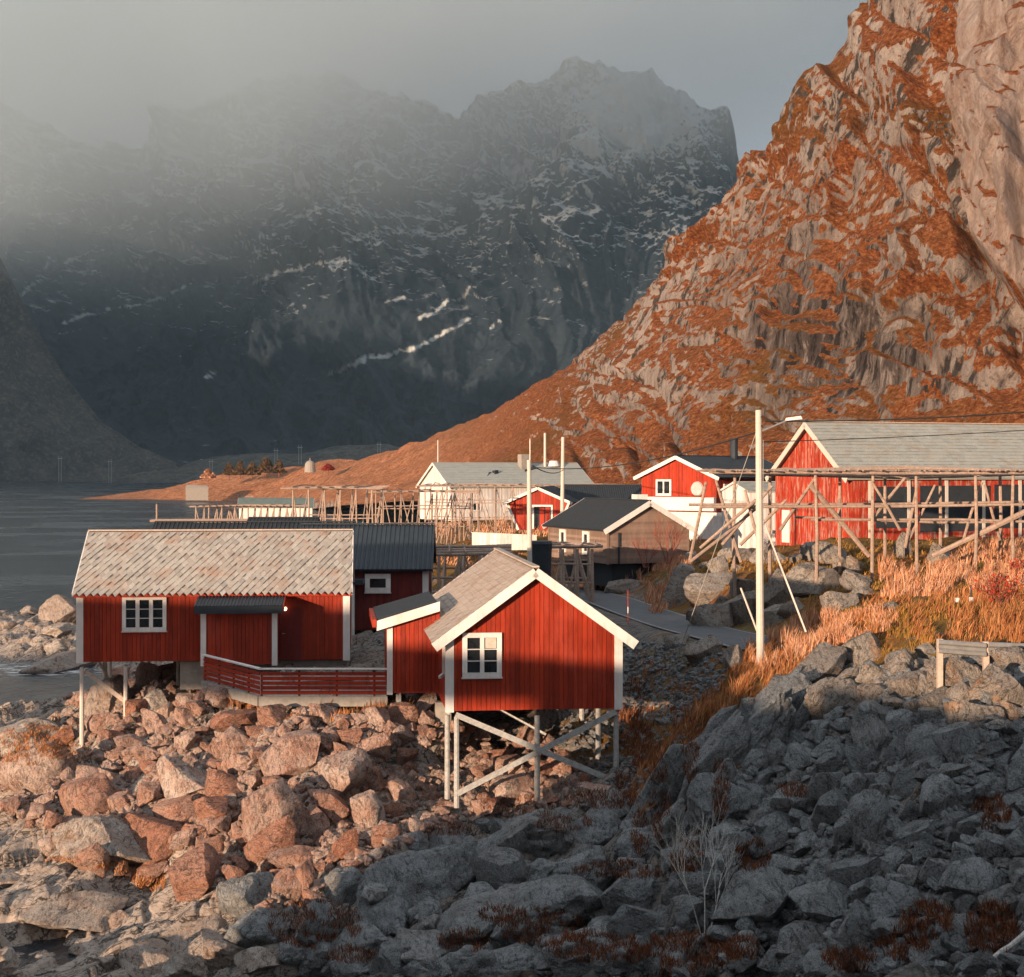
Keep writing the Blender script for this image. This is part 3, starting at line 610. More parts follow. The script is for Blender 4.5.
if 1:
    m, t, v = volume('fog', (.78, .885, .97), 0, -.15)
    g = t.nodes.new('ShaderNodeNewGeometry'); sep = t.nodes.new('ShaderNodeSeparateXYZ'); t.links.new(g.outputs['Position'], sep.inputs[0])
    nz = t.nodes.new('ShaderNodeTexNoise'); nz.inputs['Scale'].default_value = .0026; nz.inputs['Detail'].default_value = 3; t.links.new(g.outputs['Position'], nz.inputs['Vector'])
    def mth(op, a, b, clamp=False):
        q = t.nodes.new('ShaderNodeMath'); q.operation = op; q.use_clamp = clamp
        for i, k in enumerate((a, b)):
            if isinstance(k, bpy.types.NodeSocket): t.links.new(k, q.inputs[i])
            else: q.inputs[i].default_value = k
        return q.outputs[0]
    # base of the fog rises to the right; density grows upward
    base = mth('ADD', mth('MULTIPLY', sep.outputs[0], .27), 352.0)
    hgt = mth('DIVIDE', mth('SUBTRACT', sep.outputs[2], base), 520.0)
    hgt = mth('ADD', hgt, mth('MULTIPLY', mth('SUBTRACT', nz.outputs['Fac'], .5), .55), True)
    d = mth('MULTIPLY', mth('POWER', hgt, 1.2), .0030)
    d = mth('MULTIPLY', d, 1.0)
    t.links.new(d, v.inputs['Density'])
    fb = MB(); fb.box(-1500, 1400, 1500, 3300, 60, 1480)
    tag(fb.build('fog_bank', 'fog'), 'grey fog bank hiding the mountain tops', kind='stuff')
scene.cycles.volume_bounces = 3; scene.cycles.max_bounces = 6; scene.cycles.volume_step_rate = 1.0; scene.cycles.use_denoising = True
# ------------------------------------------------------------------ buildings
VX, VY, VZ = Vector((1,0,0)), Vector((0,1,0)), Vector((0,0,1))
def clad(mb, fr, width, top, bottom=0.0, bw=.15, th=.028, gap=.014, rnd=None):
    """Upright boards on a wall plane; TOP(u) is the height of the wall there."""
    o, Uv, V, N = fr; n = max(1, round(width/bw)); w = width/n; rd = random.Random(n*31+int(width*100))
    cuts = [i*w+(rd.uniform(-.16, .16)*w if 0 < i < n else 0) for i in range(n+1)]
    for i in range(n):
        u0, u1 = cuts[i]+gap/2, cuts[i+1]-gap/2; d = th+rd.uniform(-.006, .006)
        mb.hexa([o+Uv*u0+V*bottom+N*d, o+Uv*u1+V*bottom+N*d, o+Uv*u1+V*bottom, o+Uv*u0+V*bottom,
                 o+Uv*u0+V*top(u0)+N*d, o+Uv*u1+V*top(u1)+N*d, o+Uv*u1+V*top(u1), o+Uv*u0+V*top(u0)])
def clad_h(mb, fr, width, top, bh=.16):
    o, Uv, V, N = fr; hmax = max(top(width*k/8) for k in range(9)); z = 0
    while z < hmax-.01:
        z1 = min(z+bh, hmax)
        us = [u for u in np.linspace(0, width, 61) if top(u) >= z1-1e-4]
        if us and us[-1]-us[0] > .05:
            a, b = us[0], us[-1]
            mb.hexa([o+Uv*a+V*z+N*.03, o+Uv*b+V*z+N*.03, o+Uv*b+V*z, o+Uv*a+V*z, o+Uv*a+V*(z1-.008)+N*.012, o+Uv*b+V*(z1-.008)+N*.012, o+Uv*b+V*(z1-.008), o+Uv*a+V*(z1-.008)])
        z = z1
def tiles(mb, o, Uv, V, N, L, S, tw, th, diamond=True, lift=.03, jit=.03, seed=1):
    rd = random.Random(seed); j = 0; v = 0.0
    while v < S:
        off = (tw/2 if j % 2 else 0); u = -tw+off
        while u < L+tw:
            if diamond: pts4 = [(u, v-th*.55), (u+tw/2, v+th*.05), (u, v+th*.62), (u-tw/2, v+th*.05)]
            else: pts4 = [(u+.006, v), (u+tw-.006, v), (u+tw-.006, v+th*1.12), (u+.006, v+th*1.12)]
            if max(p[0] for p in pts4) > 0.01 and min(p[0] for p in pts4) < L-.01:
                k = rd.uniform(-jit, jit); top = []
                for (a, b) in pts4:
                    a = min(max(a, 0), L); b2 = min(b, S)
                    f = (b-pts4[0][1])/max(1e-6, pts4[2][1]-pts4[0][1])
                    top.append(o+Uv*a+V*b2+N*(lift*(1-f)*1.6+.012+k*(1-f)))
                low = [t-N*.014 for t in top]
                n = len(mb.v); mb.v += [tuple(t) for t in top]+[tuple(t) for t in low]
                fs = [(0,1,2,3), (0,3,7,4), (1,0,4,5)]
                mb.f += [tuple(i+n for i in f) for f in fs]; mb.mi += [mb.cur]*3
            u += tw
        v += th*(.5 if diamond else 1); j += 1
def corrugate(mb, o, Uv, V, N, L, S, pitch=.2, hgt=.03):
    n = int(L/pitch); vs = []
    for i in range(n+1):
        u = i*L/n
        for du, h in ((0, 0), (.3, 0), (.42, hgt), (.62, hgt), (.74, 0)):
            if i == n and du > 0: break
            uu = u+du*L/n
            for b in (0, S): vs.append(o+Uv*uu+V*b+N*(h+.012))
    k = len(vs)//2
    mb.add(vs, [(2*i, 2*i+2, 2*i+3, 2*i+1) for i in range(k-1)])
def window(parent, fr, w, h, nx, ny, trim=.1, mul=.09, curtain=False, dark='white_paint'):
    """A window standing proud of the boards: casing and bars with a pane in each light behind them."""
    f = MB(); g = MB(); n0, n1 = .0, .085
    f.fbox(fr, 0, w, 0, trim, n0, n1); f.fbox(fr, 0, w, h-trim, h, n0, n1)
    f.fbox(fr, 0, trim, trim, h-trim, n0, n1); f.fbox(fr, w-trim, w, trim, h-trim, n0, n1)
    f.fbox(fr, -.03, w+.03, -.035, -.002, n0, .12)
    iw = (w-2*trim-(nx-1)*mul)/nx
    for i in range(nx-1):
        u = trim+iw*(i+1)+mul*i; f.fbox(fr, u, u+mul, trim, h-trim, n0, .08)
    win = f.build('window', dark, parent); tag(win)
    for i in range(nx):
        u = trim+(iw+mul)*i; ih = (h-2*trim)/ny
        for j in range(1, ny): b = MB(); b.fbox(fr, u, u+iw, trim+ih*j-.014, trim+ih*j+.014, .036, .07); b.build('glazing_bar', dark, win)
        g = MB(); g.fbox(fr, u, u+iw, trim, h-trim, .03, .037); g.build('pane', 'glass', win)
        if curtain and i == 1:
            c = MB(); c.fbox(fr, u+.02, u+iw-.02, trim+ih*(ny-1)+.03, h-trim-.01, .0375, .0385); c.build('curtain', 'curtain', win)
    return win
def frame_at(wall, L, S, u, z, proud=.0):
    if wall == 'front': return (Vector((u, -.03-proud, z)), VX, VZ, -VY)
    if wall == 'back': return (Vector((L-u, S+.03+proud, z)), -VX, VZ, VY)
    if wall == 'start': return (Vector((-.03-proud, S-u, z)), -VY, VZ, -VX)
    return (Vector((L+.03+proud, u, z)), VY, VZ, VX)
def house(root, L, S, eh, rh, wmat, tmat, rmat, roof='slate', oe=.35, og=.3, bw=.15, horiz=False, barge=.2, corners=True, tile=(.3, .3), ridge_mat=None, roof_th=.1, sides=('front','back','start','end'), boards=True, cw=.13, seed=1, base=0.0, barge_mat=None, eave_board=None):
    """Ridge along local x, front eave at y = 0, gables at x = 0 and x = L."""
    gable = lambda u: eh+(rh-eh)*(1-abs(2*u/S-1))
    wl = MB(); c = .0
    prof = [(0, base), (S, base), (S, eh), (S/2, rh), (0, eh)]
    wl.add([(x, y, z) for x in (0, L) for (y, z) in prof], [(4,3,2,1,0), (5,6,7,8,9), (0,1,6,5), (1,2,7,6), (2,3,8,7), (3,4,9,8), (4,0,5,9)])
    if boards:
        for sd, wd, tp in (('front', L, lambda u: eh-.02), ('back', L, lambda u: eh-.02), ('start', S, lambda u: gable(u)-.03), ('end', S, lambda u: gable(u)-.03)):
            if sd not in sides: continue
            fr = {'front': (Vector((0,0,base)), VX, VZ, -VY), 'back': (Vector((L,S,base)), -VX, VZ, VY), 'start': (Vector((0,S,base)), -VY, VZ, -VX), 'end': (Vector((L,0,base)), VY, VZ, VX)}[sd]
            tq = (lambda u, tp=tp: tp(u)-base)
            if horiz: clad_h(wl, fr, wd, tq)
            else: clad(wl, fr, wd, tq, 0, bw)
    wall = wl.build('wall', wmat, root)
    k = (rh-eh)/(S/2); sl = math.hypot(1, k); V1 = Vector((0, 1, k))/sl; V2 = Vector((0, -1, k))/sl; N1 = Vector((0, -k, 1))/sl; N2 = Vector((0, k, 1))/sl
    rf = MB(); SL = (S/2+oe)*sl
    for (o, Uv, V, N) in ((Vector((-og, -oe, eh-oe*k)), VX, V1, N1), (Vector((L+og, S+oe, eh-oe*k)), -VX, V2, N2)):
        rf.hexa([o, o+Uv*(L+2*og), o+Uv*(L+2*og)+V*SL, o+V*SL] + [q+N*roof_th for q in (o, o+Uv*(L+2*og), o+Uv*(L+2*og)+V*SL, o+V*SL)])
        ot = o+N*roof_th
        if roof == 'slate': tiles(rf, ot, Uv, V, N, L+2*og, SL, tile[0], tile[1], True, seed=seed)
        elif roof == 'rect': tiles(rf, ot, Uv, V, N, L+2*og, SL, tile[0], tile[1], False, lift=.02, jit=.012, seed=seed)
        elif roof == 'metal': corrugate(rf, ot, Uv, V, N, L+2*og, SL)
    rfo = rf.build('roof', rmat, root)
    cp = MB()
    cp.beam((-og-.02, S/2, rh+roof_th*sl+.03), (L+og+.02, S/2, rh+roof_th*sl+.03), .22, .05); cp.build('ridge_cap', ridge_mat or rmat, rfo)
    if barge:
        for x in (-og-.022, L+og+.022):
            for sgn in (0, 1):
                b = MB(); y0 = -oe-.02 if sgn == 0 else S+oe+.02; zz = eh-(oe+.02)*k
                up = N1 if sgn == 0 else N2; dn = .06
                b.beam(Vector((x, y0, zz))+up*(roof_th+.03-barge/2), Vector((x, S/2, rh))+up*(roof_th+.03-barge/2), .04, barge, up); b.build('bargeboard', barge_mat or tmat, root)
    if eave_board:
        b = MB(); b.beam((-og, -oe-.015, eh-oe*k+.0), (L+og, -oe-.015, eh-oe*k+.0), .03, .13); b.build('eave_board', eave_board, root)
    if corners:
        for (x, y) in ((0,0), (L,0), (L,S), (0,S)):
            b = MB(); t = .058; sx = -t if x == 0 else t; sy = -t if y == 0 else t
            xe = x+(cw if x == 0 else -cw)
            b.hexa(box8(min(x+sx, xe), max(x+sx, xe), min(y+sy, y+sy*.55), max(y+sy, y+sy*.55), base-.04, eh-.06))
            b.hexa(box8(min(x+sx, x+sx*.55), max(x+sx, x+sx*.55), min(y+sy*.54, y+(cw if y == 0 else -cw)), max(y+sy*.54, y+(cw if y == 0 else -cw)), base-.04, eh-.06))
            b.build('corner_board', tmat, root)
    return wall, rfo
def box8(x0, x1, y0, y1, z0, z1): return [(x0,y0,z0),(x1,y0,z0),(x1,y1,z0),(x0,y1,z0),(x0,y0,z1),(x1,y0,z1),(x1,y1,z1),(x0,y1,z1)]
def to_local(root, w): return root.matrix_basis.inverted() @ Vector(w)
def post(root, name, x, y, ztop, r=.07, mat='grey_wood', square=False, dig=.3):
    """A stilt from local height ZTOP down into the ground."""
    g = root.matrix_basis @ Vector((x, y, 0)); zb = gz(g.x, g.y)-g.z+root.location.z*0 - dig
    b = MB()
    if square: b.box(x-r, x+r, y-r, y+r, zb, ztop)
    else: b.tube((x, y, zb), (x, y, ztop), r, r*.9, 8)
    return b.build(name, mat, root)

# 1. long red cabin with the slate roof
p0 = P(78, 662, 59.3)
c1 = thing('fishing_cabin', 'long red cabin on stilts with pale diamond slate roof and black porch roof', 'cabin', p0, R(5))
L1, S1, E1, R1 = 9.97, 6.0, 2.67, 4.62
house(c1, L1, S1, E1, R1, 'red_paint', 'white_paint', 'slate_roof', 'slate', oe=.3, og=.12, tile=(.26, .45), barge=.14, cw=.2, eave_board='red_paint', ridge_mat='weathered_wood', seed=3)
window(c1, frame_at('front', L1, S1, 1.62, 1.13), 1.62, 1.3, 3, 3, .14, .14)
ub = MB(); ub.box(.25, L1-.25, .25, S1-.1, -.03, -.002); ub.build('floor_frame', 'grey_wood', c1)
for x, y in ((.12,.1), (1.72,.1), (.55,2.6), (.25,5.7), (1.8,5.6), (3.3,3.0)): post(c1, 'stilt', x, y, -.2, .085, 'pole_wood')
b = MB(); b.beam((.2, .2, -.35), (1.75, .2, -1.55), .06, .16); b.build('brace', 'weathered_wood', c1)
b = MB(); b.beam((.35, 2.5, -.3), (1.2, 2.7, -1.9), .1, .1); b.build('brace', 'weathered_wood', c1)
b = MB(); b.box(3.7, L1-.05, .25, S1-.2, -1.1, -.05); b.build('foundation', 'concrete', c1)
# entrance bay: boarded front with its own metal lean-to roof
bay = MB(); bx0, bx1, by = 4.72, 7.32, -1.25
bay.box(bx0, bx1, by, -.05, -.0, 2.05); clad(bay, (Vector((bx0, by, 0)), VX, VZ, -VY), bx1-bx0, lambda u: 2.08); clad(bay, (Vector((bx1, by, 0)), VY, VZ, VX), 1.2, lambda u: 2.08+.18*u); clad(bay, (Vector((bx0, -.05, 0)), -VY, VZ, -VX), 1.2, lambda u: 2.28-.18*u)
po = bay.build('porch', 'red_paint', c1)
rp = MB(); o = Vector((bx0-.3, by-.35, 2.1)); V = Vector((0, 1, .2)).normalized(); N = Vector((0, -.2, 1)).normalized()
rp.hexa([o, o+VX*3.2, o+VX*3.2+V*1.62, o+V*1.62]+[q+N*.06 for q in (o, o+VX*3.2, o+VX*3.2+V*1.62, o+V*1.62)]); corrugate(rp, o+N*.06, VX, V, N, 3.2, 1.62, .12, .03)
rp.beam(o+Vector((0,-.02,-.08)), o+Vector((3.2,-.02,-.08)), .03, .26); rp.build('porch_roof', 'black_metal', po)
b = MB(); b.beam(o+Vector((3.22, -.02, -.02)), o+VX*3.22+V*1.6+N*-.02, .04, .2); b.build('roof_edge', 'red_paint', po)
for x in (bx0, bx1-.02):
    b = MB(); b.box(x-.1, x+.1, by-.06, by-.0305, -.05, 2.05); b.build('corner_board', 'white_paint', po)
b = MB(); b.box(bx1-.08, bx1+.06, by-.029, by+.12, -.05, 2.05)
b = MB(); b.tube((7.62, -.03, 2.0), (7.62, -.16, 1.98), .02, n=6); lb = b.build('porch_lamp', 'black_metal', c1)
b = MB()
bm = bmesh.new(); bmesh.ops.create_icosphere(bm, subdivisions=2, radius=.075, matrix=Matrix.Translation((7.62, -.2, 1.93)))
me = bpy.data.meshes.new('bulb'); bm.to_mesh(me); bm.free(); me.materials.append(M['lamp_glow']); ob = bpy.data.objects.new('bulb', me); C.objects.link(ob); ob.parent = lb
b = MB(); b.box(7.42, 8.2, -.055, -.031, 0.0, 1.95); d = b.build('door', 'dark_red_paint', c1); b = MB(); b.tube((7.52,-.055,1.0), (7.52,-.11,1.0), .02, n=6); b.tube((7.52,-.11,1.0),(7.62,-.11,1.0),.014,n=6); b.build('handle', 'galvanised', d)  # dark red panel stands in for the porch's shade on this strip

# 2. terrace in front of it, with its slatted red fence
zd = P(300, 669, 53.2).z
A, B_, D_ = P(203.5, 648, 57.2), P(260, 669, 53.2), P(387, 669, 53.2)
A.z = B_.z = D_.z = zd
org = Vector((B_.x, B_.y, zd-.86))
tr = thing('terrace', 'wooden terrace between the two front cabins inside a red slatted fence with white rail', 'terrace', org)
dk = MB(); a, d2 = A-org, D_-org; y = 0
poly_b = [Vector((0,0,0)), Vector((d2.x, 0, 0)), Vector((d2.x, 5.6, 0)), Vector((a.x, 5.4, 0)), Vector((a.x, a.y, 0))]
for i in range(37):
    y = .03+i*.15; x0 = 0 if y > a.y else 0
    xl = a.x*min(1, y/a.y)+.05
    dk.box(xl, d2.x-.02, y, y+.138, -.06, -.02)
dk.build('deck', 'grey_wood', tr)
for (p, q, nm) in ((Vector((a.x, a.y, 0)), Vector((0, 0, 0)), 0), (Vector((0, 0, 0)), Vector((d2.x, 0, 0)), 1)):
    d = (q-p); ln = d.length; d.normalize(); out = Vector((d.y, -d.x, 0))
    b = MB()
    for k in range(5): b.beam(p+d*.02+VZ*(.08+k*.155), q-d*.02+VZ*(.08+k*.155), .025, .115)
    fp = b.build('fence_panel', 'red_paint', tr)
    for i in range(int(ln/1.25)+1):
        b = MB(); c = p+d*min(ln-.05, i*1.25+.05)-out*.05; b.beam(c+VZ*-.1, c+VZ*.82, .07, .07); b.build('post', 'dark_red_paint', fp)
    b = MB(); b.beam(p+VZ*.862-out*.03-d*.03, q+VZ*.862-out*.03+d*.03, .16, .045); b.build('top_rail', 'white_paint', tr)
    b = MB(); b.beam(p-VZ*.21-d*.02, q-VZ*.21+d*(.02 if nm else -.06), .16, .33); b.build('footing', 'concrete', tr)
# things leaning on the terrace
sa = thing('plank_stack', 'loose grey planks lying across the terrace boards behind the white rail', 'planks', org+Vector((1.9, 2.6, 0)))
rd = random.Random(5)
for k in range(6):
    b = MB(); y = rd.uniform(-.5, .5); b.beam((rd.uniform(-1.6,-.8), y, .03+.045*k), (rd.uniform(.9,1.6), y+rd.uniform(-.5,.5), .05+.05*k), .16, .035); b.build('plank', 'grey_wood', sa)
tb = thing('wooden_trestle', 'grey wooden trestle folded down on the terrace beside the porch', 'trestle', org+Vector((.25, 2.4, 0)))
for s in (-1, 1):
    b = MB(); b.beam((0, s*.3, 0), (.55, s*.3, .5), .05, .08); b.build('leg', 'grey_wood', tb); b = MB(); b.beam((.6, s*.3, 0), (.1, s*.3, .5), .05, .08); b.build('leg', 'grey_wood', tb)
b = MB(); b.beam((.33, -.45, .36), (.33, .45, .36), .08, .1); b.build('bar', 'grey_wood', tb)

# 3. red cabin with the gable to the bridge, and its small wing
yf = 50.0; p0 = P(447, 708, yf)
W3 = (620.5-447)/F*yf
c3 = thing('gable_cabin', 'bright red gabled cabin on grey stilts with broad white bargeboards and brown slate roof', 'cabin', P(620.5, 708, yf), R(96.5))
# local x runs back from the gable, local y to the left in the picture
E3, R3, L3 = 2.33, 4.3, 11.0
house(c3, L3, W3, E3, R3, 'red_paint', 'white_paint', 'brown_slate_roof', 'rect', oe=.42, og=.32, tile=(.32, .22), barge=.3, cw=.2, seed=9, sides=('start','back','front'))
window(c3, frame_at('start', L3, W3, .46, 1.03), 1.22, 1.38, 2, 3, .15, .13, curtain=True)
fb_ = MB(); fb_.box(.3, L3-.1, .2, W3-.2, -.03, -.002); fb_.build('floor_frame', 'grey_wood', c3)
for x, y in ((.1,.12), (.1,W3/2-.1), (.1,W3-.3), (.5,W3-.04), (3.0,.2), (3.2,W3-.3), (6.5,.2), (6.5,W3-.3)): post(c3, 'stilt', x, y, -.2, .09, 'grey_wood')
yb = c3.matrix_basis
for (a, b2) in (((.0, W3-.25, -.1), (.0, .12, -2.3)), ((-.02, .15, -.1), (-.02, W3-.3, -2.55))):
    b = MB(); off = Vector((-.1 if b2[1] < 1 else -.03, 0, 0)); b.beam(Vector(a)+off, Vector(b2)+off, .05, .17); b.build('brace', 'grey_wood', c3)
b = MB(); b.beam((1.6, W3-1.6, -.12), (1.0, W3/2-.5, -.95), .05, .08); b.build('brace', 'grey_wood', c3)
dp = MB(); dp.beam((.75, W3+.06, E3-.05), (.75, W3+.06, 1.0), .09, .09); dp.beam((.75, W3+.06, 1.04), (.62, W3+.2, .96), .09, .09); dp.beam((.75,W3+.3,E3-.12),(.75,W3+.06,E3-.05),.09,.09); dp.build('downpipe', 'white_paint', c3)
# wing on its left side
aw = P(388, 693, 53.2); ar = P(440, 693, 53.2); wd = ar.x-aw.x; 
an = MB(); base = c3.matrix_basis.inverted()
def L3w(x, y, z): return base @ Vector((x, y, z))
zt0, zt1 = P(388, 621, 53.2).z, P(440, 606, 53.2).z
dirb = (c3.matrix_basis.to_3x3() @ VX); 
def wing(mb, x0, x1, y0, y1, z0, za, zb):
    sk_ = dirb*((y1-y0)/dirb.y)
    q = [Vector((x0,y0,z0)), Vector((x1,y0,z0)), Vector((x1,y0,z0))+sk_, Vector((x0,y0,z0))+sk_]
    t = [Vector((x0,y0,za)), Vector((x1,y0,zb)), Vector((x1,y0,zb))+sk_, Vector((x0,y0,za))+sk_]
    mb.hexa([base @ v for v in q+t])
wing(an, aw.x+.02, ar.x, 53.22, 57.2, aw.z, zt0, zt1)
n = 12
for i in range(n):
    u0, u1 = aw.x+wd*(i/n)+.006, aw.x+wd*((i+1)/n)-.006; f = lambda u: zt0+(zt1-zt0)*(u-aw.x)/wd
    an.hexa([base @ Vector(v) for v in ((u0,53.19,aw.z),(u1,53.19,aw.z),(u1,53.22,aw.z),(u0,53.22,aw.z),(u0,53.19,f(u0)),(u1,53.19,f(u1)),(u1,53.22,f(u1)),(u0,53.22,f(u0)))])
wg = an.build('side_wing', 'red_paint', c3)
rr = MB(); xa, xb = P(377, 0, 53).x, P(437, 0, 53).x; f = lambda u: zt0+(zt1-zt0)*(u-aw.x)/wd
wing(rr, xa, xb, 52.95, 57.4, f(xa)+.16, f(xa)+.24, f(xb)+.24)
v = list(rr.v); 
rr = MB(); sk_ = dirb*(4.4/dirb.y)
q = [Vector((xa,52.95,f(xa)+.12)), Vector((xb,52.95,f(xb)+.12)), Vector((xb,52.95,f(xb)+.12))+sk_, Vector((xa,52.95,f(xa)+.12))+sk_]
rr.hexa([base @ w_ for w_ in q+[k+VZ*.09 for k in q]]); rr.build('wing_roof', 'black_felt', wg)
b = MB(); b.hexa([base @ Vector(w_) for w_ in ((xa,52.9,f(xa)-.2),(xb+.1,52.9,f(xb)-.12),(xb+.1,52.945,f(xb)-.12),(xa,52.945,f(xa)-.2),(xa,52.9,f(xa)+.13),(xb+.1,52.9,f(xb)+.2),(xb+.1,52.945,f(xb)+.2),(xa,52.945,f(xa)+.13))]); b.build('bargeboard', 'white_paint', wg)
b = MB(); q = [Vector((xa-.14,52.88,f(xa)-.08)), Vector((xa-.005,52.88,f(xa)-.08))]; q = q+[q[1]+sk_, q[0]+sk_]; b.hexa([base @ w_ for w_ in q+[k+VZ*.26 for k in q]]); b.build('gutter_board', 'village_red_paint', wg)
b = MB(); b.hexa([base @ Vector(w_) for w_ in box8(aw.x-.03, aw.x+.16, 53.14, 53.186, aw.z-.05, zt0-.05)]); b.build('corner_board', 'white_paint', wg)
b = MB(); b.hexa([base @ Vector(w_) for w_ in box8(aw.x+.25, aw.x+.42, 53.4, 53.6, gz(aw.x+.3, 53.4)-.3, aw.z-.002)]); b.build('stilt', 'grey_wood', wg)
b = MB(); b.beam((3.4, W3-.1, -1.4), (3.4, W3-.1, -.2), .5, .4, VX); b.build('foundation', 'concrete', c3)

# 4. dark cabin behind, black ribbed roof
Yd = 70; xl, xr = P(300,0,Yd).x, P(427,0,Yd).x; z0 = 6.0
c4 = thing('dark_cabin', 'dark red cabin in shade under a black ribbed metal roof, one small white window', 'cabin', (xl, Yd, z0), R(1))
Ld = xr-xl; ed = P(0,566,Yd).z-z0; rd_ = P(0,527,Yd+2.6).z-z0
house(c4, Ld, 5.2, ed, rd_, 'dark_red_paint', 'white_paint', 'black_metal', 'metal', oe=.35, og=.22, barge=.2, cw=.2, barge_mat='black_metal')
window(c4, frame_at('front', Ld, 5.2, P(365,0,Yd).x-xl, P(0,592.5,Yd).z-z0), 1.12, .82, 1, 1, .21, .1)
pb = MB(); xo = P(352,0,Yd).x-xl; pb.hexa(box8(xo-1.6, xo+.55, -1.1, -.04, P(0,583,Yd).z-z0, P(0,578,Yd).z-z0)); pr = pb.build('porch_roof', 'black_metal', c4)
b = MB(); b.box(xo+.0, xo+.18, -1.0, -.85, -.3, P(0,583,Yd).z-z0-.004); b.build('porch_post', 'white_paint', c4)
# 5. long black roof behind the slate-roofed cabin
Yl = 73; xl, xr = P(149,0,Yl).x, P(343,0,Yl).x
c5 = thing('black_roofed_shed', 'long shed with flat looking black felt roof behind the slate roofed cabin', 'shed', (xl, Yl, 5.2), 0)
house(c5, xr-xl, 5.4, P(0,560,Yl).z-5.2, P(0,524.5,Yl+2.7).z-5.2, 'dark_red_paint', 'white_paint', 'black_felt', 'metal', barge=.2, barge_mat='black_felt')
for x in (.2, 3, 6, 8.6): post(c5, 'stilt', x, .3, -.0, .09, 'pole_wood')

# 6. village behind
def vhouse(name, label, cat, corner, Yc, zb, rot, L, S, eh, rh, *mats, **kw):
    r = thing(name, label, cat, (P(corner,0,Yc).x, Yc, zb), R(rot)); house(r, L, S, eh, rh, *mats, **kw); return r
# grey brown building: ridge runs back and to the left
Yg = 100; zb = P(0,562,Yg).z; Wg = (688-599)/F*Yg
c6 = vhouse('brown_building', 'grey brown boarded building with black roof and white bargeboards beside the road', 'building', 688, Yg, zb, 112, 9.0, Wg, P(0,527,Yg).z-zb, P(0,502,Yg).z-zb, 'brown_cladding', 'brown_cladding', 'black_felt', 'metal', oe=.35, og=.3, horiz=True, barge=.32, barge_mat='white_paint', cw=.08)
for u in (2.6, 6.2): window(c6, frame_at('back', 9.0, Wg, 9.0-u-.9, .45), .95, 1.45, 1, 1, .2, .1)
b = MB(); b.box(-.12, -.03, Wg-.8, Wg-.7, 0, 1.9); b.build('downpipe', 'black_metal', c6)
b = MB(); b.box(1.6, 2.3, Wg*.36, Wg*.5, P(0,512,Yg).z-zb, P(0,497,Yg).z-zb+.15); b.build('roof_vent', 'white_paint', c6)
b = MB(); b.box(.6, 8.6, .6, Wg-.6, -1.5, -.002); b.build('foundation', 'black_felt', c6)  # black block painted as the shaded gap under the floor
# red boathouse with flared walls
Yb_ = 140; zb = P(0,530,Yb_).z; x0 = P(538,0,Yb_).x
c7 = thing('red_boathouse', 'small orange red boathouse with outward leaning white edged walls and open doorway', 'boathouse', (x0, Yb_, zb), R(-8))
mw = MB(); wb, wt_ = 1.75, 2.75; eh_, rh_, Lb = P(0,502,Yb_).z-zb, P(0,488,Yb_).z-zb, 12.0
mw.add([(x, y, z) for y in (0, Lb) for (x, z) in ((-wb,0),(wb,0),(wt_,eh_),(0,rh_),(-wt_,eh_))], [(0,1,2,3,4), (9,8,7,6,5), (1,0,5,6), (2,1,6,7), (3,2,7,8), (4,3,8,9), (0,4,9,5)])
for i in range(24):
    u0, u1 = -wt_+i*wt_*2/24+.01, -wt_+(i+1)*wt_*2/24-.01
    tz = lambda u: rh_-(rh_-eh_)*abs(u)/wt_-.03; bz = lambda u: max(0, (abs(u)-wb)/(wt_-wb)*eh_)
    if tz(u0)-bz(u0) > .1 and tz(u1)-bz(u1) > .1: mw.hexa([(u0,-.03,bz(u0)),(u1,-.03,bz(u1)),(u1,0,bz(u1)),(u0,0,bz(u0)),(u0,-.03,tz(u0)),(u1,-.03,tz(u1)),(u1,0,tz(u1)),(u0,0,tz(u0))])
mw.build('wall', 'village_red_paint', c7)
b = MB()
for s in (-1, 1): b.hexa([Vector(v) for v in ((0,-.35,rh_),(s*3.05,-.35,eh_-.12),(s*3.05,Lb+.3,eh_-.12),(0,Lb+.3,rh_),(0,-.35,rh_+.1),(s*3.05,-.35,eh_-.02),(s*3.05,Lb+.3,eh_-.02),(0,Lb+.3,rh_+.1))][::1] if s > 0 else [Vector(v) for v in ((s*3.05,-.35,eh_-.12),(0,-.35,rh_),(0,Lb+.3,rh_),(s*3.05,Lb+.3,eh_-.12),(s*3.05,-.35,eh_-.02),(0,-.35,rh_+.1),(0,Lb+.3,rh_+.1),(s*3.05,Lb+.3,eh_-.02))])
b.build('roof', 'black_felt', c7)
for s in (-1, 1):
    b = MB(); b.beam((0,-.37,rh_-.02), (s*3.05,-.37,eh_-.14), .05, .24, VZ); b.build('bargeboard', 'white_paint', c7)
    b = MB(); b.beam((s*wb,-.06,0), (s*(wt_-.05),-.06,eh_-.1), .05, .2, VX); b.build('edge_board', 'white_paint', c7)
d = MB(); d.fbox((Vector((-.35,-.035,.1)), VX, VZ, -VY), 0, 1.5, 0, 1.95, 0, .03); dd = d.build('doorway', 'black_felt', c7)  # black sheet painted as the unlit inside
fr = (Vector((-.35,-.035,.1)), VX, VZ, -VY); b = MB(); b.fbox(fr, -.16, 0, 0, 2.1, 0, .06); b.fbox(fr, 1.5, 1.66, 0, 2.1, 0, .06); b.fbox(fr, 0, 1.5, 1.95, 2.1, 0, .06); b.build('door_frame', 'white_paint', dd)
for u in (.5, 1.0): b = MB(); b.fbox(fr, u, u+.4, 0, 1.9, .031, .05); b.build('door_leaf', 'village_red_paint', dd)
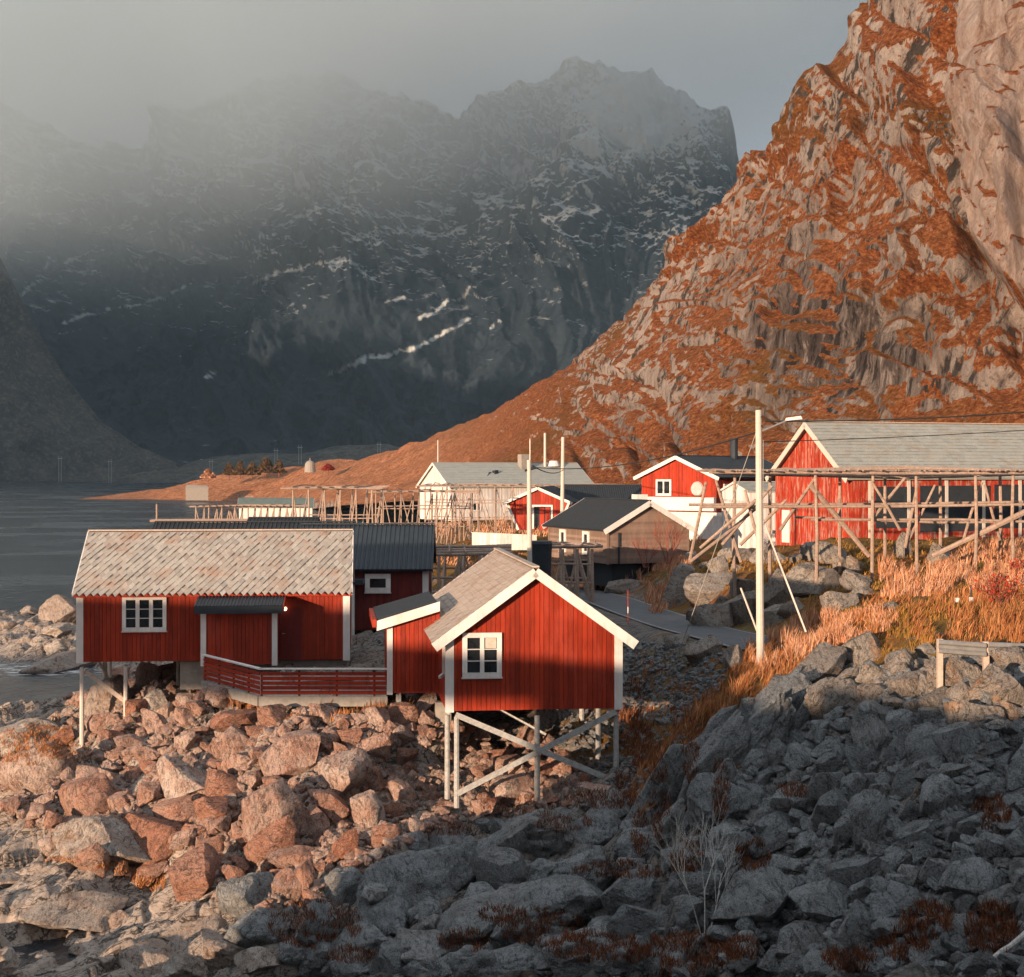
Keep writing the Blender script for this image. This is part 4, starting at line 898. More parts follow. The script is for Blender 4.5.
# its long black roofed neighbour
Yn = 146; zb = P(0,528,Yn).z
c8 = vhouse('low_red_shed', 'low red shed with long black roof beside the flared boathouse', 'shed', 566, Yn, zb, 2, 9.0, 6.0, P(0,504,Yn).z-zb, P(0,486,Yn+3).z-zb, 'village_red_paint', 'white_paint', 'black_felt', 'metal', barge=.2, barge_mat='black_felt', corners=False)
window(c8, frame_at('front', 9.0, 6.0, 1.3, P(0,516,Yn).z-zb), 2.6, .9, 2, 1, .2, .1)
b = MB(); b.box(.1, 8.9, .1, 5.9, -1.0, -.002); b.build('foundation', 'concrete', c8)
# long white building
Yw = 205; zb = 6.5
c9 = vhouse('white_fish_hall', 'long white hall with pale grey green roof at the foot of the orange hill', 'building', 451, Yw, zb, 28, 21.0, 9.5, P(0,486,Yw).z-zb, P(0,463.5,Yw+4.7).z-zb, 'white_paint', 'white_paint', 'fibre_roof', 'rect', tile=(.9,.6), oe=.4, og=.4, barge=.3, corners=False)
b = MB(); b.box(12.0, 13.2, 3.2, 4.3, 5.4, 8.6); b.build('chimney', 'concrete', c9)
b = MB(); o = Vector((5.2, 1.6, P(0,486,Yw).z-zb+.7)); b.beam(o, o+Vector((1.6,1.3,1.0)), .9, .25); b.build('roof_hatch', 'black_metal', c9)
b = MB(); o = Vector((7.4, 2.4, P(0,486,Yw).z-zb+1.7)); b.beam(o, o+Vector((.6,.2,.1)), .5, .5); b.build('roof_vent', 'black_metal', c9)
b = MB(); b.tube((17.4,4.0,7.0), (17.4,4.0,7.75), .9, .6, 12); b.build('roof_dome', 'white_paint', c9)
for u in (3, 8, 13, 17): window(c9, frame_at('front', 21.0, 9.5, u, 1.2), 1.3, 1.2, 2, 1, .15, .1)
# red and white house
Yr = 122; zb = P(0,545,Yr).z; Wr = 6.9
cA = thing('red_white_house', 'red two storey house with white lower floor, round dish on gable and black roof', 'house', (P(716,0,Yr).x, Yr, zb), R(50))
hb_ = P(0,508,Yr).z-zb; er = P(0,476,Yr).z-zb; rr_ = P(0,457,Yr).z-zb
house(cA, 11.5, Wr, er, rr_, 'village_red_paint', 'white_paint', 'black_metal', 'metal', oe=.5, og=.4, barge=.28, corners=False, base=P(0,512,Yr).z-zb, sides=('start','front','back'))
b = MB(); b.box(-.12, 11.4, -.12, Wr+.12, -.3, hb_-.35); lo = b.build('lower_floor', 'white_paint', cA)
b = MB(); b.box(-.5, -.13, -.1, Wr+.1, P(0,511,Yr).z-zb, P(0,497.5,Yr).z-zb); b.build('balcony_band', 'white_paint', cA)
window(cA, frame_at('start', 11.5, Wr, 1.4, P(0,496,Yr).z-zb), 1.45, 1.25, 2, 1, .15, .12)
ds = MB(); q = Vector((-.06, Wr*.24, P(0,489,Yr).z-zb)); ds.tube(q, q+Vector((-.14,0,0)), .58, .5, 20); ds.build('round_dish', 'dish_grey', cA)
b = MB(); b.tube((7.5, Wr*.45, rr_-.2), (7.5, Wr*.45, rr_+1.6), .32, .32, 12); b.build('chimney', 'black_metal', cA)
for u in (1.0, 2.6): window(cA, frame_at('front', 11.5, Wr, u, P(0,505,Yr).z-zb), 1.2, 1.6, 1, 1, .2, .1)
# white shed between that house and the barn
Ys = 104; zb = P(0,552,Ys).z
cB = vhouse('white_stair_house', 'white boarded lean shed with steps standing between red house and barn', 'shed', 748, Ys, zb, 20, 4.0, 3.6, P(0,492,Ys).z-zb, P(0,484,Ys).z-zb, 'white_paint', 'white_paint', 'fibre_roof', 'rect', barge=.12, corners=False, oe=.1, og=.1)
st = MB()
for k in range(6): st.box(.3, 1.5, -2.2+k*.34, -1.86+k*.34, 0, .24*(k+1))
st.build('steps', 'white_paint', cB)
# the barn
Yk = 92; zb = P(0,553,Yk).z; xk = P(850,0,Yk).x
cC = thing('red_barn', 'large weathered red barn with grey slate roof behind the fish drying rack', 'barn', (xk, Yk, zb), R(20))
ek, rk_ = P(0,475,Yk).z-zb, P(0,424,Yk+4).z-zb
house(cC, 16.5, 8.6, ek, rk_, 'worn_red_paint', 'white_paint', 'grey_slate_roof', 'rect', tile=(.42,.34), oe=.4, og=.45, barge=.34, corners=False, bw=.16, ridge_mat='weathered_wood', sides=('front','start'), barge_mat='pole_wood', seed=4)
b = MB(); fr = frame_at('start', 16.5, 8.6, .9, 0.3); b.fbox(fr, 0, .9, 0, 2.0, 0, .05); b.build('door', 'white_paint', cC)
for k in range(6): b = MB(); b.box(1.2+k*2.6, 1.4+k*2.6, -.12, -.031, .1, ek-.3); b.build('post', 'pole_wood', cC)
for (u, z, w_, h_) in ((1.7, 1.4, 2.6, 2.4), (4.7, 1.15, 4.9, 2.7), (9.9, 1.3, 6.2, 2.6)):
    b = MB(); b.fbox(frame_at('front', 16.5, 8.6, u, z), 0, w_, 0, h_, 0, .04); b.build('dark_bay_panel', 'black_felt', cC)  # flat black panels painted as the dark of bays and clutter
b = MB(); b.box(.2, 16.3, .2, 8.4, -2, -.002); b.build('foundation', 'concrete', cC)
# white house out by the water
Yo = 330; zb = P(0,523,Yo).z
cD = vhouse('white_quay_house', 'low white quay house with dull green roof at the edge of the water', 'house', 239, Yo, zb, 6, 15.0, 5.5, P(0,507,Yo).z-zb, P(0,498.5,Yo+2.7).z-zb, 'white_paint', 'white_paint', 'green_felt', 'plain', barge=.3, corners=False, boards=False)
b = MB(); b.box(-1.5, 18, -2.5, 7, -2.6, -.002); b.build('quay', 'concrete', cD)
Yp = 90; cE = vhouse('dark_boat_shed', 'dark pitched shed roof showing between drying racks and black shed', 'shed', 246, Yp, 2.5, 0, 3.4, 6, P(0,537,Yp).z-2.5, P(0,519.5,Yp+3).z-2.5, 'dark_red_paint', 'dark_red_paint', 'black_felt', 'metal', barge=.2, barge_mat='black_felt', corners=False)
b = MB(); b.box(.2, 3.2, .2, 5.8, -5, -.002); b.build('foundation', 'concrete', cE)
# ------------------------------------------------------------------ placing on the ground
_rows = HZ-(ZZ-CAMZ)/YY*F
_k0 = int(np.searchsorted(Yv, 17)); _cm = np.minimum.accumulate(_rows[_k0:], axis=0)
def ground_z(x, y):
    x = np.asarray(x, float); y = np.asarray(y, float)
    fu = np.interp(x/np.maximum(y, 20), U, np.arange(len(U))); fy = np.interp(y, Yv, np.arange(len(Yv)))
    i = np.clip(fy.astype(int), 0, len(Yv)-2); j = np.clip(fu.astype(int), 0, len(U)-2); a = fy-i; b = fu-j
    return (ZZ[i,j]*(1-a)*(1-b)+ZZ[i+1,j]*a*(1-b)+ZZ[i,j+1]*(1-a)*b+ZZ[i+1,j+1]*a*b)
def grass_at(x, y):
    i = np.clip(np.interp(y, Yv, np.arange(len(Yv))).astype(int), 0, len(Yv)-1); j = np.clip(np.interp(x/np.maximum(y, 20), U, np.arange(len(U))).astype(int), 0, len(U)-1)
    return GG[i, j]
def on_ground(px, py):
    """First visible ground point under each pixel (arrays); Y is nan above the ground's skyline."""
    px = np.atleast_1d(np.asarray(px, float)); py = np.atleast_1d(np.asarray(py, float)); Y = np.full(px.shape, np.nan)
    cj = np.clip(np.interp((px-CX)/F, U, np.arange(len(U))).round().astype(int), 0, len(U)-1)
    for j in np.unique(cj):
        m = cj == j; c = -_cm[:, j]; k = np.searchsorted(c, -py[m])
        Y[m] = np.where(k < len(c), Yv[_k0+np.minimum(k, len(c)-1)], np.nan)
    x = (px-CX)/F*Y
    return x, Y
def in_poly(px, py, poly):
    r = np.zeros(px.shape, bool); n = len(poly)
    for i in range(n):
        (x0, y0), (x1, y1) = poly[i], poly[(i+1) % n]
        if y0 != y1: r ^= ((y0 > py) != (y1 > py)) & (px < (x1-x0)*(py-y0)/(y1-y0)+x0)
    return r
def poly_samples(poly, n, seed=0):
    g = np.random.default_rng(seed); a = np.array(poly, float); lo, hi = a.min(0), a.max(0); px, py = np.empty(0), np.empty(0)
    while len(px) < n:
        q = lo+(hi-lo)*g.random((n*2, 2)); m = in_poly(q[:,0], q[:,1], poly); px = np.append(px, q[m,0]); py = np.append(py, q[m,1])
    return px[:n], py[:n]

# ------------------------------------------------------------------ stones
def stone_mesh(seed, level, cuts, mat, round_=.0, strata=0.0, amp=.05):
    g = np.random.default_rng(seed); bm = bmesh.new(); bmesh.ops.create_icosphere(bm, subdivisions=level, radius=1)
    bm.verts.ensure_lookup_table(); co = np.array([v.co[:] for v in bm.verts]); fs = [[v.index for v in f.verts] for f in bm.faces]; bm.free()
    co *= 1.15
    nrm = g.normal(size=(cuts, 3)); nrm /= np.linalg.norm(nrm, axis=1, keepdims=True)
    for n_, d in zip(nrm, g.uniform(.46, .88, cuts)):
        k = np.maximum(co@n_-d, 0); co -= np.outer(k*(1-round_), n_)
    r = co/np.linalg.norm(co, axis=1, keepdims=True); o = seed*13.7
    dsp = amp*fbm(co[:,0]*2+o, co[:,1]*2, co[:,2]*2, 5, seed)+amp*.5*(1-np.abs(vnoise(co[:,0]*5+o, co[:,1]*5, co[:,2]*5, seed+3))*2)*.6
    if strata: dsp -= strata*np.maximum(0, np.sin((co[:,2]*1.0+co[:,0]*.5+.25*fbm(co[:,0]*1.5+o, co[:,1]*1.5, co[:,2]*1.5, 3))*16)-.55)
    co += r*dsp[:, None]
    ext = np.abs(co).max(0); co /= ext
    ob = arr_mesh('stone_source', co, fs, mat, smooth=True); me = ob.data; me.set_sharp_from_angle(angle=R(24)); bpy.data.objects.remove(ob); return me
pink_m = [stone_mesh(10+i, 4, 20+i % 7, 'pink_rock', .04, 0, .035) for i in range(9)]
grey_m = [stone_mesh(40+i, 4, 17+i % 7, 'grey_rock', .03, .01 if i % 3 == 0 else 0, .035) for i in range(10)]
slab_m = [stone_mesh(70+i, 5, 14+i % 4, 'grey_rock', .22, .03, .08) for i in range(6)]
pale_m = [stone_mesh(90+i, 5, 15+i, 'pale_rock', .12, .02, .06) for i in range(4)]
hill_m = [stone_mesh(110+i, 4, 22+i, 'hill_and_sunlit_rock', .03, .012, .05) for i in range(5)]
def stone(kind, meshes, px, py, w, h, label, cat, group=None, rz=None, depth=1.0, tilt=.25, sink=.2, rnd=random.Random(3), roll=None):
    """A stone W x H pixels large in the picture, standing on the ground under it."""
    x, Y = on_ground([px], [min(py+h*.28, 976)])
    if not np.isfinite(Y[0]): return None
    Yd = float(Y[0]); s = Yd/F; rx, rzz = w*s/2, h*s/2
    me = meshes if not isinstance(meshes, list) else rnd.choice(meshes)
    o = bpy.data.objects.new(kind, me); C.objects.link(o)
    o.location = (float(x[0]), Yd+rx*depth*.35, float(ground_z(x, Y)[0])+rzz*(1-2*sink)*.62)
    o.scale = (rx*1.06, rx*depth*1.0, rzz*1.15)
    # turn about the view direction by ROLL, else a random turn of the mesh
    if roll is not None: o.rotation_euler = (0, R(roll), rnd.uniform(-.3, .3))
    else: o.rotation_euler = (rnd.uniform(-tilt, tilt), rnd.uniform(-tilt, tilt), rnd.choice((0, math.pi))+rnd.uniform(-.4, .4))
    return tag(o, label, cat, group)
placed = []
def put(kind, meshes, lst, cat, group=None, **kw):
    for it in lst:
        px, py, w, h, label = it[:5]; k = dict(kw); k.update(it[5] if len(it) > 5 else {})
        if stone(kind, meshes, px, py, w, h, label, cat, group, **k): placed.append((px, py, w, h))
# the large stones of the pink pile, one by one
put('boulder', pink_m, [
 (265,815,80,84,'largest rust pink boulder with a broad flat face in the middle of the pile'),
 (270,848,58,50,'dark rust boulder tucked under the largest pink boulder'),
 (227,747,50,48,'rounded pink boulder below the corner of the red fence'),
 (284,758,58,56,'tall cream and grey boulder leaning behind the largest pink boulder'),
 (185,785,72,38,'wide low pink boulder to the left of the largest boulder'.replace(' to the left of',' uphill beside')),
 (147,852,78,60,'pale pink wedge shaped boulder at the lower edge of the pile'),
 (190,882,64,58,'pale pink boulder with dark base standing just above the shaded bedrock'),
 (297,858,58,24,'thin flat orange slab lying across two darker boulders'),
 (304,882,36,38,'square rust block under the thin flat orange slab'),
 (338,776,64,50,'broad dark rust boulder below the white railed terrace'),
 (366,812,36,50,'upright dark rust block in the hollow beside the pale pillar stone'),
 (329,810,40,36,'pinkish grey block above the dark gap in the pile'),
 (312,826,32,46,'pale grey pillar shaped stone standing upright in the pile'),
 (345,848,30,38,'narrow upright pink stone beneath the pale pillar shaped stone'),
 (375,748,34,32,'pink cube like stone on the upper slope below the terrace'),
 (391,836,36,34,'orange pink stone at the pile edge next to the shaded bedrock'),
 (85,802,66,60,'dark red brown boulder at the outer end of the pile'),
 (35,782,80,54,'broad pale brown boulder half in shade at the shore edge'),
 (240,722,66,24,'long low pink stone right under the terrace footing'),
 (175,818,56,44,'grey pink boulder between the pale slab and the wide low boulder'),
 (322,722,30,20,'small flat pink stone close under the terrace footing'),
 (378,720,26,24,'small square pink stone beside the wing of the gabled cabin'),
 (505,800,54,36,'dark rust boulder between the front stilts of the gabled cabin'),
 (505,770,40,28,'pink stone lying behind the crossed braces of the gabled cabin')], 'boulder', 'pink boulders of the shore pile', depth=.9)
put('boulder', pale_m, [
 (107,832,110,58,'long cream coloured slab sloping at the foot of the pink pile',{'roll':12,'sink':.62}),
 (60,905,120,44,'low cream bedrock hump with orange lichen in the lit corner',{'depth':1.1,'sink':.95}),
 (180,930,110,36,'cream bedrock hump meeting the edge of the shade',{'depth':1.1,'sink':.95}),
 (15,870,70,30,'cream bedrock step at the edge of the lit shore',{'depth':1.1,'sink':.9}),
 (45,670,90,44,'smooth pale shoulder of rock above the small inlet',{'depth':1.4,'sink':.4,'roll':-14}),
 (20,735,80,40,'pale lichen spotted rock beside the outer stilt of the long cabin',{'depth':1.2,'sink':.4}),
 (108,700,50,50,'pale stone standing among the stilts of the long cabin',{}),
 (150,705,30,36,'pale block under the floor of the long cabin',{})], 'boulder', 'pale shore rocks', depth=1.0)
# shaded bedrock humps in the lower middle
put('rock_outcrop', slab_m, [
 (425,880,130,84,'big rounded grey bedrock hump at the foot of the gabled cabin',{'roll':-22,'sink':.3}),
 (345,890,58,56,'smooth grey boulder where the pink pile meets the shade',{}),
 (262,930,84,46,'grey bedrock hump just below the pink pile',{'sink':.3}),
 (245,897,64,48,'blue grey boulder touching the pale pink boulder',{}),
 (560,905,130,60,'long grey bedrock slab with fine layers',{'roll':-14,'sink':.35}),
 (480,925,140,60,'layered grey slab sloping towards the bottom edge',{'roll':-18,'sink':.35}),
 (542,838,100,56,'cracked grey outcrop under the crossed braces',{'sink':.3}),
 (605,830,70,50,'grey outcrop with rusty turf on its top beside the stilt',{'sink':.3}),
 (642,852,76,44,'low grey hump at the foot of the tilted strata',{'roll':-10}),
 (430,955,90,50,'grey hump at the bottom edge below the layered slab',{'sink':.3}),
 (360,945,80,50,'grey shaded hump near the end of the lit bedrock',{'roll':-12,'sink':.3}),
 (640,897,70,50,'grey boulder with flat top above the bare sapling',{}),
 (590,950,110,44,'long low grey bedrock ledge along the bottom edge',{'sink':.35}),
 (510,968,90,40,'broken grey ledge at the very bottom of the shade',{'sink':.35}),
 (320,965,70,40,'dark grey ledge beside the lit corner',{'sink':.35})], 'rock outcrop', 'shaded bedrock outcrops', depth=1.1, tilt=.15)
# tilted strata on the flank of the grassy ridge
put('rock_outcrop', slab_m, [
 (655,790,44,120,'tall tilted rock rib lowest on the flank of the ridge',{'roll':30,'depth':1.5,'sink':.3}),
 (690,765,50,130,'tilted rock rib with rusty grass on both sides',{'roll':30,'depth':1.5,'sink':.3}),
 (725,745,50,120,'tilted rock rib next to the riprap slope',{'roll':28,'depth':1.5,'sink':.3}),
 (755,725,46,90,'short tilted rib under the dry grass crest',{'roll':30,'depth':1.4,'sink':.3}),
 (790,700,50,80,'upper tilted rib where light meets shade',{'roll':32,'depth':1.4,'sink':.3}),
 (720,803,62,56,'blocky boulder at the base of the tilted ribs',{})], 'rock outcrop', 'tilted strata of the ridge', tilt=.1)
put('rock_outcrop', hill_m, [
 (820,668,70,36,'sunlit pale outcrop under the crest of dry grass',{'roll':-25}),
 (865,654,60,40,'pale sunlit knob of rock left of the guardrail'.replace('left of','beside the end of')),
 (835,700,60,50,'pale cracked outcrop on the edge of the shade',{'roll':-25}),
 (680,588,34,60,'tall pale rock split in two above the road',{'roll':20}),
 (712,588,56,42,'large pale rock face above the bend of the road',{}),
 (716,618,56,34,'dark lower block beneath the large pale rock face',{}),
 (778,592,46,44,'pale rock just behind the tall pole',{'roll':20}),
 (812,581,74,38,'broad cracked pale rock under the drying rack',{}),
 (855,567,24,22,'small round pale boulder under the rack posts',{}),
 (822,556,50,30,'flat pale rock on top of the cluster by the rack',{}),
 (840,602,40,30,'low pale rock at the foot of the cluster',{}),
 (772,618,40,30,'shaded grey rock at the base of the tall pole slope',{}),
 (905,548,22,34,'pale upright stone below the barn bays',{}),
 (940,556,34,26,'pale flat stone in tall grass below the barn',{}),
 (862,594,26,12,'small flat stone in the mossy slope',{}),
 (892,607,20,10,'small white stone in the orange slope',{}),
 (625,588,52,18,'low pale rock across the road from the brown building',{}),
 (676,640,26,18,'grey stone in the dark hollow under the road',{}),
 (735,660,22,30,'pinkish upright stone in the hollow near the pole',{}),
 (705,650,40,30,'dark stone in the hollow by the pole foot',{})], 'rock outcrop', 'pale rocks of the slope below the barn', depth=.9)
# riprap, the large ones first
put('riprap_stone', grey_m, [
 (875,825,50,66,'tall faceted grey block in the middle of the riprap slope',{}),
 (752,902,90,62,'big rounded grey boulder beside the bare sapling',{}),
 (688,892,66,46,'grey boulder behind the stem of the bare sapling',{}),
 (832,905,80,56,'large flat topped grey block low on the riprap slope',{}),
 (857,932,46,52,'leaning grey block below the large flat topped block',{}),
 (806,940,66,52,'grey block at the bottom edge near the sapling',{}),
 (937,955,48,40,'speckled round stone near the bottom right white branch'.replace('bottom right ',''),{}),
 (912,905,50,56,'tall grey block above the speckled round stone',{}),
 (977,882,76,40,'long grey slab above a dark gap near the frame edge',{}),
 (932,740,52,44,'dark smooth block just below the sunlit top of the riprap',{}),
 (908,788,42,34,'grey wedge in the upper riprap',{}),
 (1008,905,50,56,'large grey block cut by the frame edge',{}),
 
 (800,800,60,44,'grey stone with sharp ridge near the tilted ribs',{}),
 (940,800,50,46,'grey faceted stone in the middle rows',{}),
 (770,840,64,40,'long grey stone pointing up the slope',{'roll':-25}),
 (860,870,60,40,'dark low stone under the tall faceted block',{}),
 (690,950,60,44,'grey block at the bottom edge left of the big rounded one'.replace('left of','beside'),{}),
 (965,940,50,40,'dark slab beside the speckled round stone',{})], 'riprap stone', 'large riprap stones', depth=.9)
put('riprap_stone', hill_m, [  # paler rock paints the sunlight on these stones
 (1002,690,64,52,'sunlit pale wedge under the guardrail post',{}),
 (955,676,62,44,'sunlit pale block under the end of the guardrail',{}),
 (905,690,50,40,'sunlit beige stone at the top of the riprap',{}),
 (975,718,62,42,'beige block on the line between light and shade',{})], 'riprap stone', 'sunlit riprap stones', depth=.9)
def fill(kind, meshes, poly, n, wr, seed, labeller, cat, group, overlap=.40, tries=9000, exclude=(), tilt=.5, sink=.12, depth=.9):
    rd = random.Random(seed); px, py = poly_samples(poly, tries, seed); k = 0
    for a, b in zip(px, py):
        t = k/n; w = wr[1]*(1-t)**1.5+wr[0]; w *= rd.uniform(.8, 1.2); h = w*rd.uniform(.55, .95)
        if any(abs(a-q[0]) < overlap*(w+q[2]) and abs(b-q[1]) < overlap*(h+q[3]) for q in placed): continue
        if any(e[0] < a < e[2] and e[1] < b < e[3] for e in exclude): continue
        lab, grp = labeller(a, b, w)
        if stone(kind, meshes, a, b, w, h, lab, cat, grp, rnd=rd, tilt=tilt, sink=sink, depth=depth): placed.append((a, b, w, h)); k += 1
        if k >= n: break
    return k
pile = [(70,690),(128,672),(200,668),(205,690),(262,712),(385,714),(430,705),(445,735),(540,735),(600,790),(600,800),(450,835),(400,850),(345,905),(250,915),(130,880),(50,850),(0,815),(0,770),(60,745)]
def lab_pink(a, b, w):
    if a < 210 and b < 790: s = 'pink and cream stone on the slope under the long slate roofed cabin'
    elif b < 765 and a < 440: s = 'small pink stone on the bank under the red terrace fence'
    elif a >= 440: s = 'pink stone on the ground beneath the floor of the gabled cabin'
    elif b < 830: s = 'rust pink stone in the middle rows of the shore pile'
    else: s = 'pink stone along the lower edge of the shore pile'
    return s, s.replace('stone', 'stones')
nhl = fill('rock_outcrop', hill_m, [(660,565),(700,556),(790,556),(860,545),(868,600),(790,615),(690,605)], 18, (10, 34), 19, lambda a, b, w: ('pale weathered rock in the turf below the drying rack of the barn', 'pale rocks in the turf'), 'rock outcrop', None, overlap=.25)
npk = fill('boulder', pink_m, pile, 238, (8, 27), 11, lab_pink, 'boulder', None, overlap=.27, tries=12000, exclude=((415,745,478,848),(62,712,98,776)))
nsl = fill('rock_outcrop', pale_m, [(-5,838),(50,850),(130,880),(250,920),(330,980),(-5,980)], 8, (22, 40), 15, lambda a, b, w: ('cream cracked bedrock block in the sunlit bottom corner', 'cream bedrock blocks'), 'rock outcrop', None, overlap=.25, depth=1.2, sink=.38, tilt=.2)
nsg = fill('rock_outcrop', slab_m+grey_m[:4], [(250,925),(345,905),(400,850),(620,800),(690,850),(650,940),(640,980),(300,980)], 62, (16, 48), 16, lambda a, b, w: ('small grey ledge of rock in the shaded heather under the gabled cabin', 'small shaded ledges'), 'rock outcrop', None, overlap=.27, depth=1.1, sink=.3, tilt=.25)
rdx = random.Random(4)
for k in range(34):
    t = rdx.random(); a = 640+130*t+rdx.uniform(-14, 34); b = 815-120*t+rdx.uniform(-15, 30)
    stone('rock_outcrop', slab_m, a, b, rdx.uniform(16, 30), rdx.uniform(34, 80), 'narrow tilted rock rib poking through rusty grass on the ridge flank', 'rock outcrop', 'narrow ribs of the ridge flank', roll=rdx.uniform(24, 38), depth=1.3, sink=.3)
slope = [(700,745),(770,690),(850,668),(930,655),(1030,662),(1030,980),(640,980),(650,930),(720,840)]
def lab_grey(a, b, w):
    if b < 712: s = 'pale sunlit riprap stone in the top rows under the guardrail'
    elif b < 780: s = 'grey riprap stone in the upper shaded rows of the slope'
    elif b < 860: s = 'grey riprap stone in the middle rows of the shaded slope'
    else: s = 'grey riprap stone in the lowest rows of the shaded slope'
    return s, s.replace('stone', 'stones')
ntop = fill('riprap_stone', hill_m, [(850,665),(935,655),(1030,662),(1030,722),(940,715),(850,700)], 40, (13, 26), 18, lab_grey, 'riprap stone', None, overlap=.28)  # top rows in paler rock: sunlight put into their colour
ngr = fill('riprap_stone', grey_m, slope, 240, (14, 30), 12, lab_grey, 'riprap stone', None, overlap=.28, tries=14000)
print('STONES', npk, nsl, nsg, ngr)
shoal = [(0,612),(40,600),(76,590),(76,662),(0,664)]
fill('shore_rock', pale_m, shoal, 7, (16, 26), 13, lambda a, b, w: ('pale pink rock on the low point across the inlet behind the long cabin', 'rocks on the point across the inlet'), 'shore rock', None, overlap=.36, sink=.4, tilt=.2)
# gravel and small rubble between the stones: nobody could count it
def rubble(name, polys, n, wr, mats, label, seed):
    g = np.random.default_rng(seed); V, Fc = [], []; 
    for poly, cnt in zip(polys, n):
        px, py = poly_samples(poly, cnt, seed); x, Y = on_ground(px, py); ok = np.isfinite(Y); x, Y = x[ok], Y[ok]; z = ground_z(x, Y)
        bm = bmesh.new(); bmesh.ops.create_icosphere(bm, subdivisions=1, radius=1); b0 = np.array([v.co[:] for v in bm.verts]); f0 = np.array([[v.index for v in f.verts] for f in bm.faces]); bm.free()
        for i in range(len(x)):
            s = (wr[0]+(wr[1]-wr[0])*g.random()**2)*Y[i]/F/2; c = b0*(1+g.normal(0, .22, b0.shape)); c = c*(np.array([1.2, 1, .8])*s*g.uniform(.7, 1.2, 3)); a = g.uniform(0, 6.3)
            c = np.stack([c[:,0]*math.cos(a)-c[:,1]*math.sin(a), c[:,0]*math.sin(a)+c[:,1]*math.cos(a), c[:,2]], -1)+np.array([x[i], Y[i]+s*.4, z[i]+s*.25])
            Fc.append(f0+len(V)*12); V.append(c)
    return tag(arr_mesh(name, np.concatenate(V), np.concatenate(Fc), mats), label, kind='stuff')
rubble('pink_rubble', [pile], [2600], (5, 16), 'pink_rock', 'small pink rubble between the boulders', 21)
rubble('grey_rubble', [slope], [2200], (6, 18), 'grey_rock', 'small grey rubble between the riprap stones', 22)
rubble('riprap_rubble', [[(1034,668),(1260,668),(1260,980),(1034,980)]], [900], (14, 46), 'grey_rock', 'grey riprap continuing along the embankment', 24)
rubble('dark_gravel', [[(622,640),(700,648),(740,655),(720,690),(690,730),(625,720)],[(540,715),(700,690),(690,740),(640,800),(560,800)]], [1400, 900], (2, 8), 'grey_rock', 'wet gravel in the dark hollow', 23)

# ------------------------------------------------------------------ grass
def grass(name, poly_list, hgt, wid, mat, label, seed, lean=(.25, 0), clump=.0):
    g = np.random.default_rng(seed); xs_, ys_, zs_ = [], [], []
    for poly, n in poly_list:
        px, py = poly_samples(poly, n, seed)
        m = vnoise(px*.05, py*.09, None, seed)+.5*vnoise(px*.16, py*.25, None, seed+1) > -.25+clump
        x, Y = on_ground(px[m], py[m]); ok = np.isfinite(Y); x, Y = x[ok], Y[ok]
        xs_.append(x); ys_.append(Y+g.uniform(-.1, .25, len(Y)))
    x = np.concatenate(xs_); y = np.concatenate(ys_); z = ground_z(x, y)-.04; n = len(x)
    H = hgt*(.45+.75*g.random(n))*(.8+.5*vnoise(x*.7, y*.7, None, seed+2)); W = wid*g.uniform(.6, 1.3, n)*np.clip(y/45, .7, 3)
    a = g.uniform(0, 6.28, n); dx, dy = np.cos(a)*W/2, np.sin(a)*W/2*.5
    la = g.uniform(0, 6.28, n); lm = g.random(n)*.55; lx = (np.cos(la)*lm+lean[0])*H; ly = (np.sin(la)*lm+lean[1])*H
    V = np.empty((n, 5, 3)); P0 = np.stack([x, y, z], -1)
    V[:,0] = P0+np.stack([-dx,-dy,0*x], -1); V[:,1] = P0+np.stack([dx,dy,0*x], -1)
    mid = P0+np.stack([lx*.35, ly*.35, H*.55], -1); V[:,2] = mid+np.stack([dx*.8,dy*.8,0*x], -1); V[:,3] = mid-np.stack([dx*.8,dy*.8,0*x], -1)
    V[:,4] = P0+np.stack([lx, ly, H*.95], -1)
    k = np.arange(n)[:, None]*5
    Fc = np.concatenate([k+np.array([[0,1,2]]), k+np.array([[0,2,3]]), k+np.array([[3,2,4]])])
    return tag(arr_mesh(name, V.reshape(-1, 3), Fc, mat), label, kind='stuff')
crest = [(628,800),(640,770),(690,715),(725,680),(745,655),(770,640),(800,625),(850,622),(880,618),(880,640),(850,650),(800,672),(770,690),(740,720),(700,745),(665,790),(640,830)]
slope_g = [(760,625),(820,612),(880,575),(900,560),(1030,545),(1030,640),(930,640),(900,632),(860,625)]
grass('rust_grass', [(crest, 11000), ([(860,600),(1030,590),(1030,645),(930,645),(880,630)], 5000), ([(635,650),(700,700),(640,790),(625,740)], 900)], .45, .03, 'rust_grass', 'rust orange grass on the crest of the ridge', 31, (.25, 0))
grass('straw_grass', [([(745,650),(800,625),(870,612),(900,620),(880,640),(810,660),(760,680)], 8000), ([(640,615),(660,560),(690,545),(690,600),(660,615)], 4200), ([(880,570),(1030,540),(1030,590),(880,600)], 8000), ([(1030,540),(1220,540),(1220,650),(1030,650)], 6000), ([(600,575),(690,560),(690,590),(600,590)], 2500)], .75, .03, 'straw_grass', 'tall pale straw coloured grass on the slope', 32, (.12, 0))
grass('moss_grass', [([(690,560),(850,540),(1030,545),(1030,620),(860,625),(780,615),(690,575)], 9000), ([(800,615),(930,615),(935,655),(870,665),(800,655)], 3000)], .28, .035, 'moss_grass', 'short olive and orange turf on the slope', 33)
grass('terrace_grass', [([(150,668),(205,672),(262,706),(390,706),(440,700),(440,728),(385,722),(262,722),(200,700)], 4200), ([(0,745),(60,720),(75,745),(0,770)], 600), ([(130,880),(160,872),(165,890),(135,892)], 250)], .4, .028, 'rust_grass', 'orange grass tufts along the terrace footing', 34, (.1, 0))
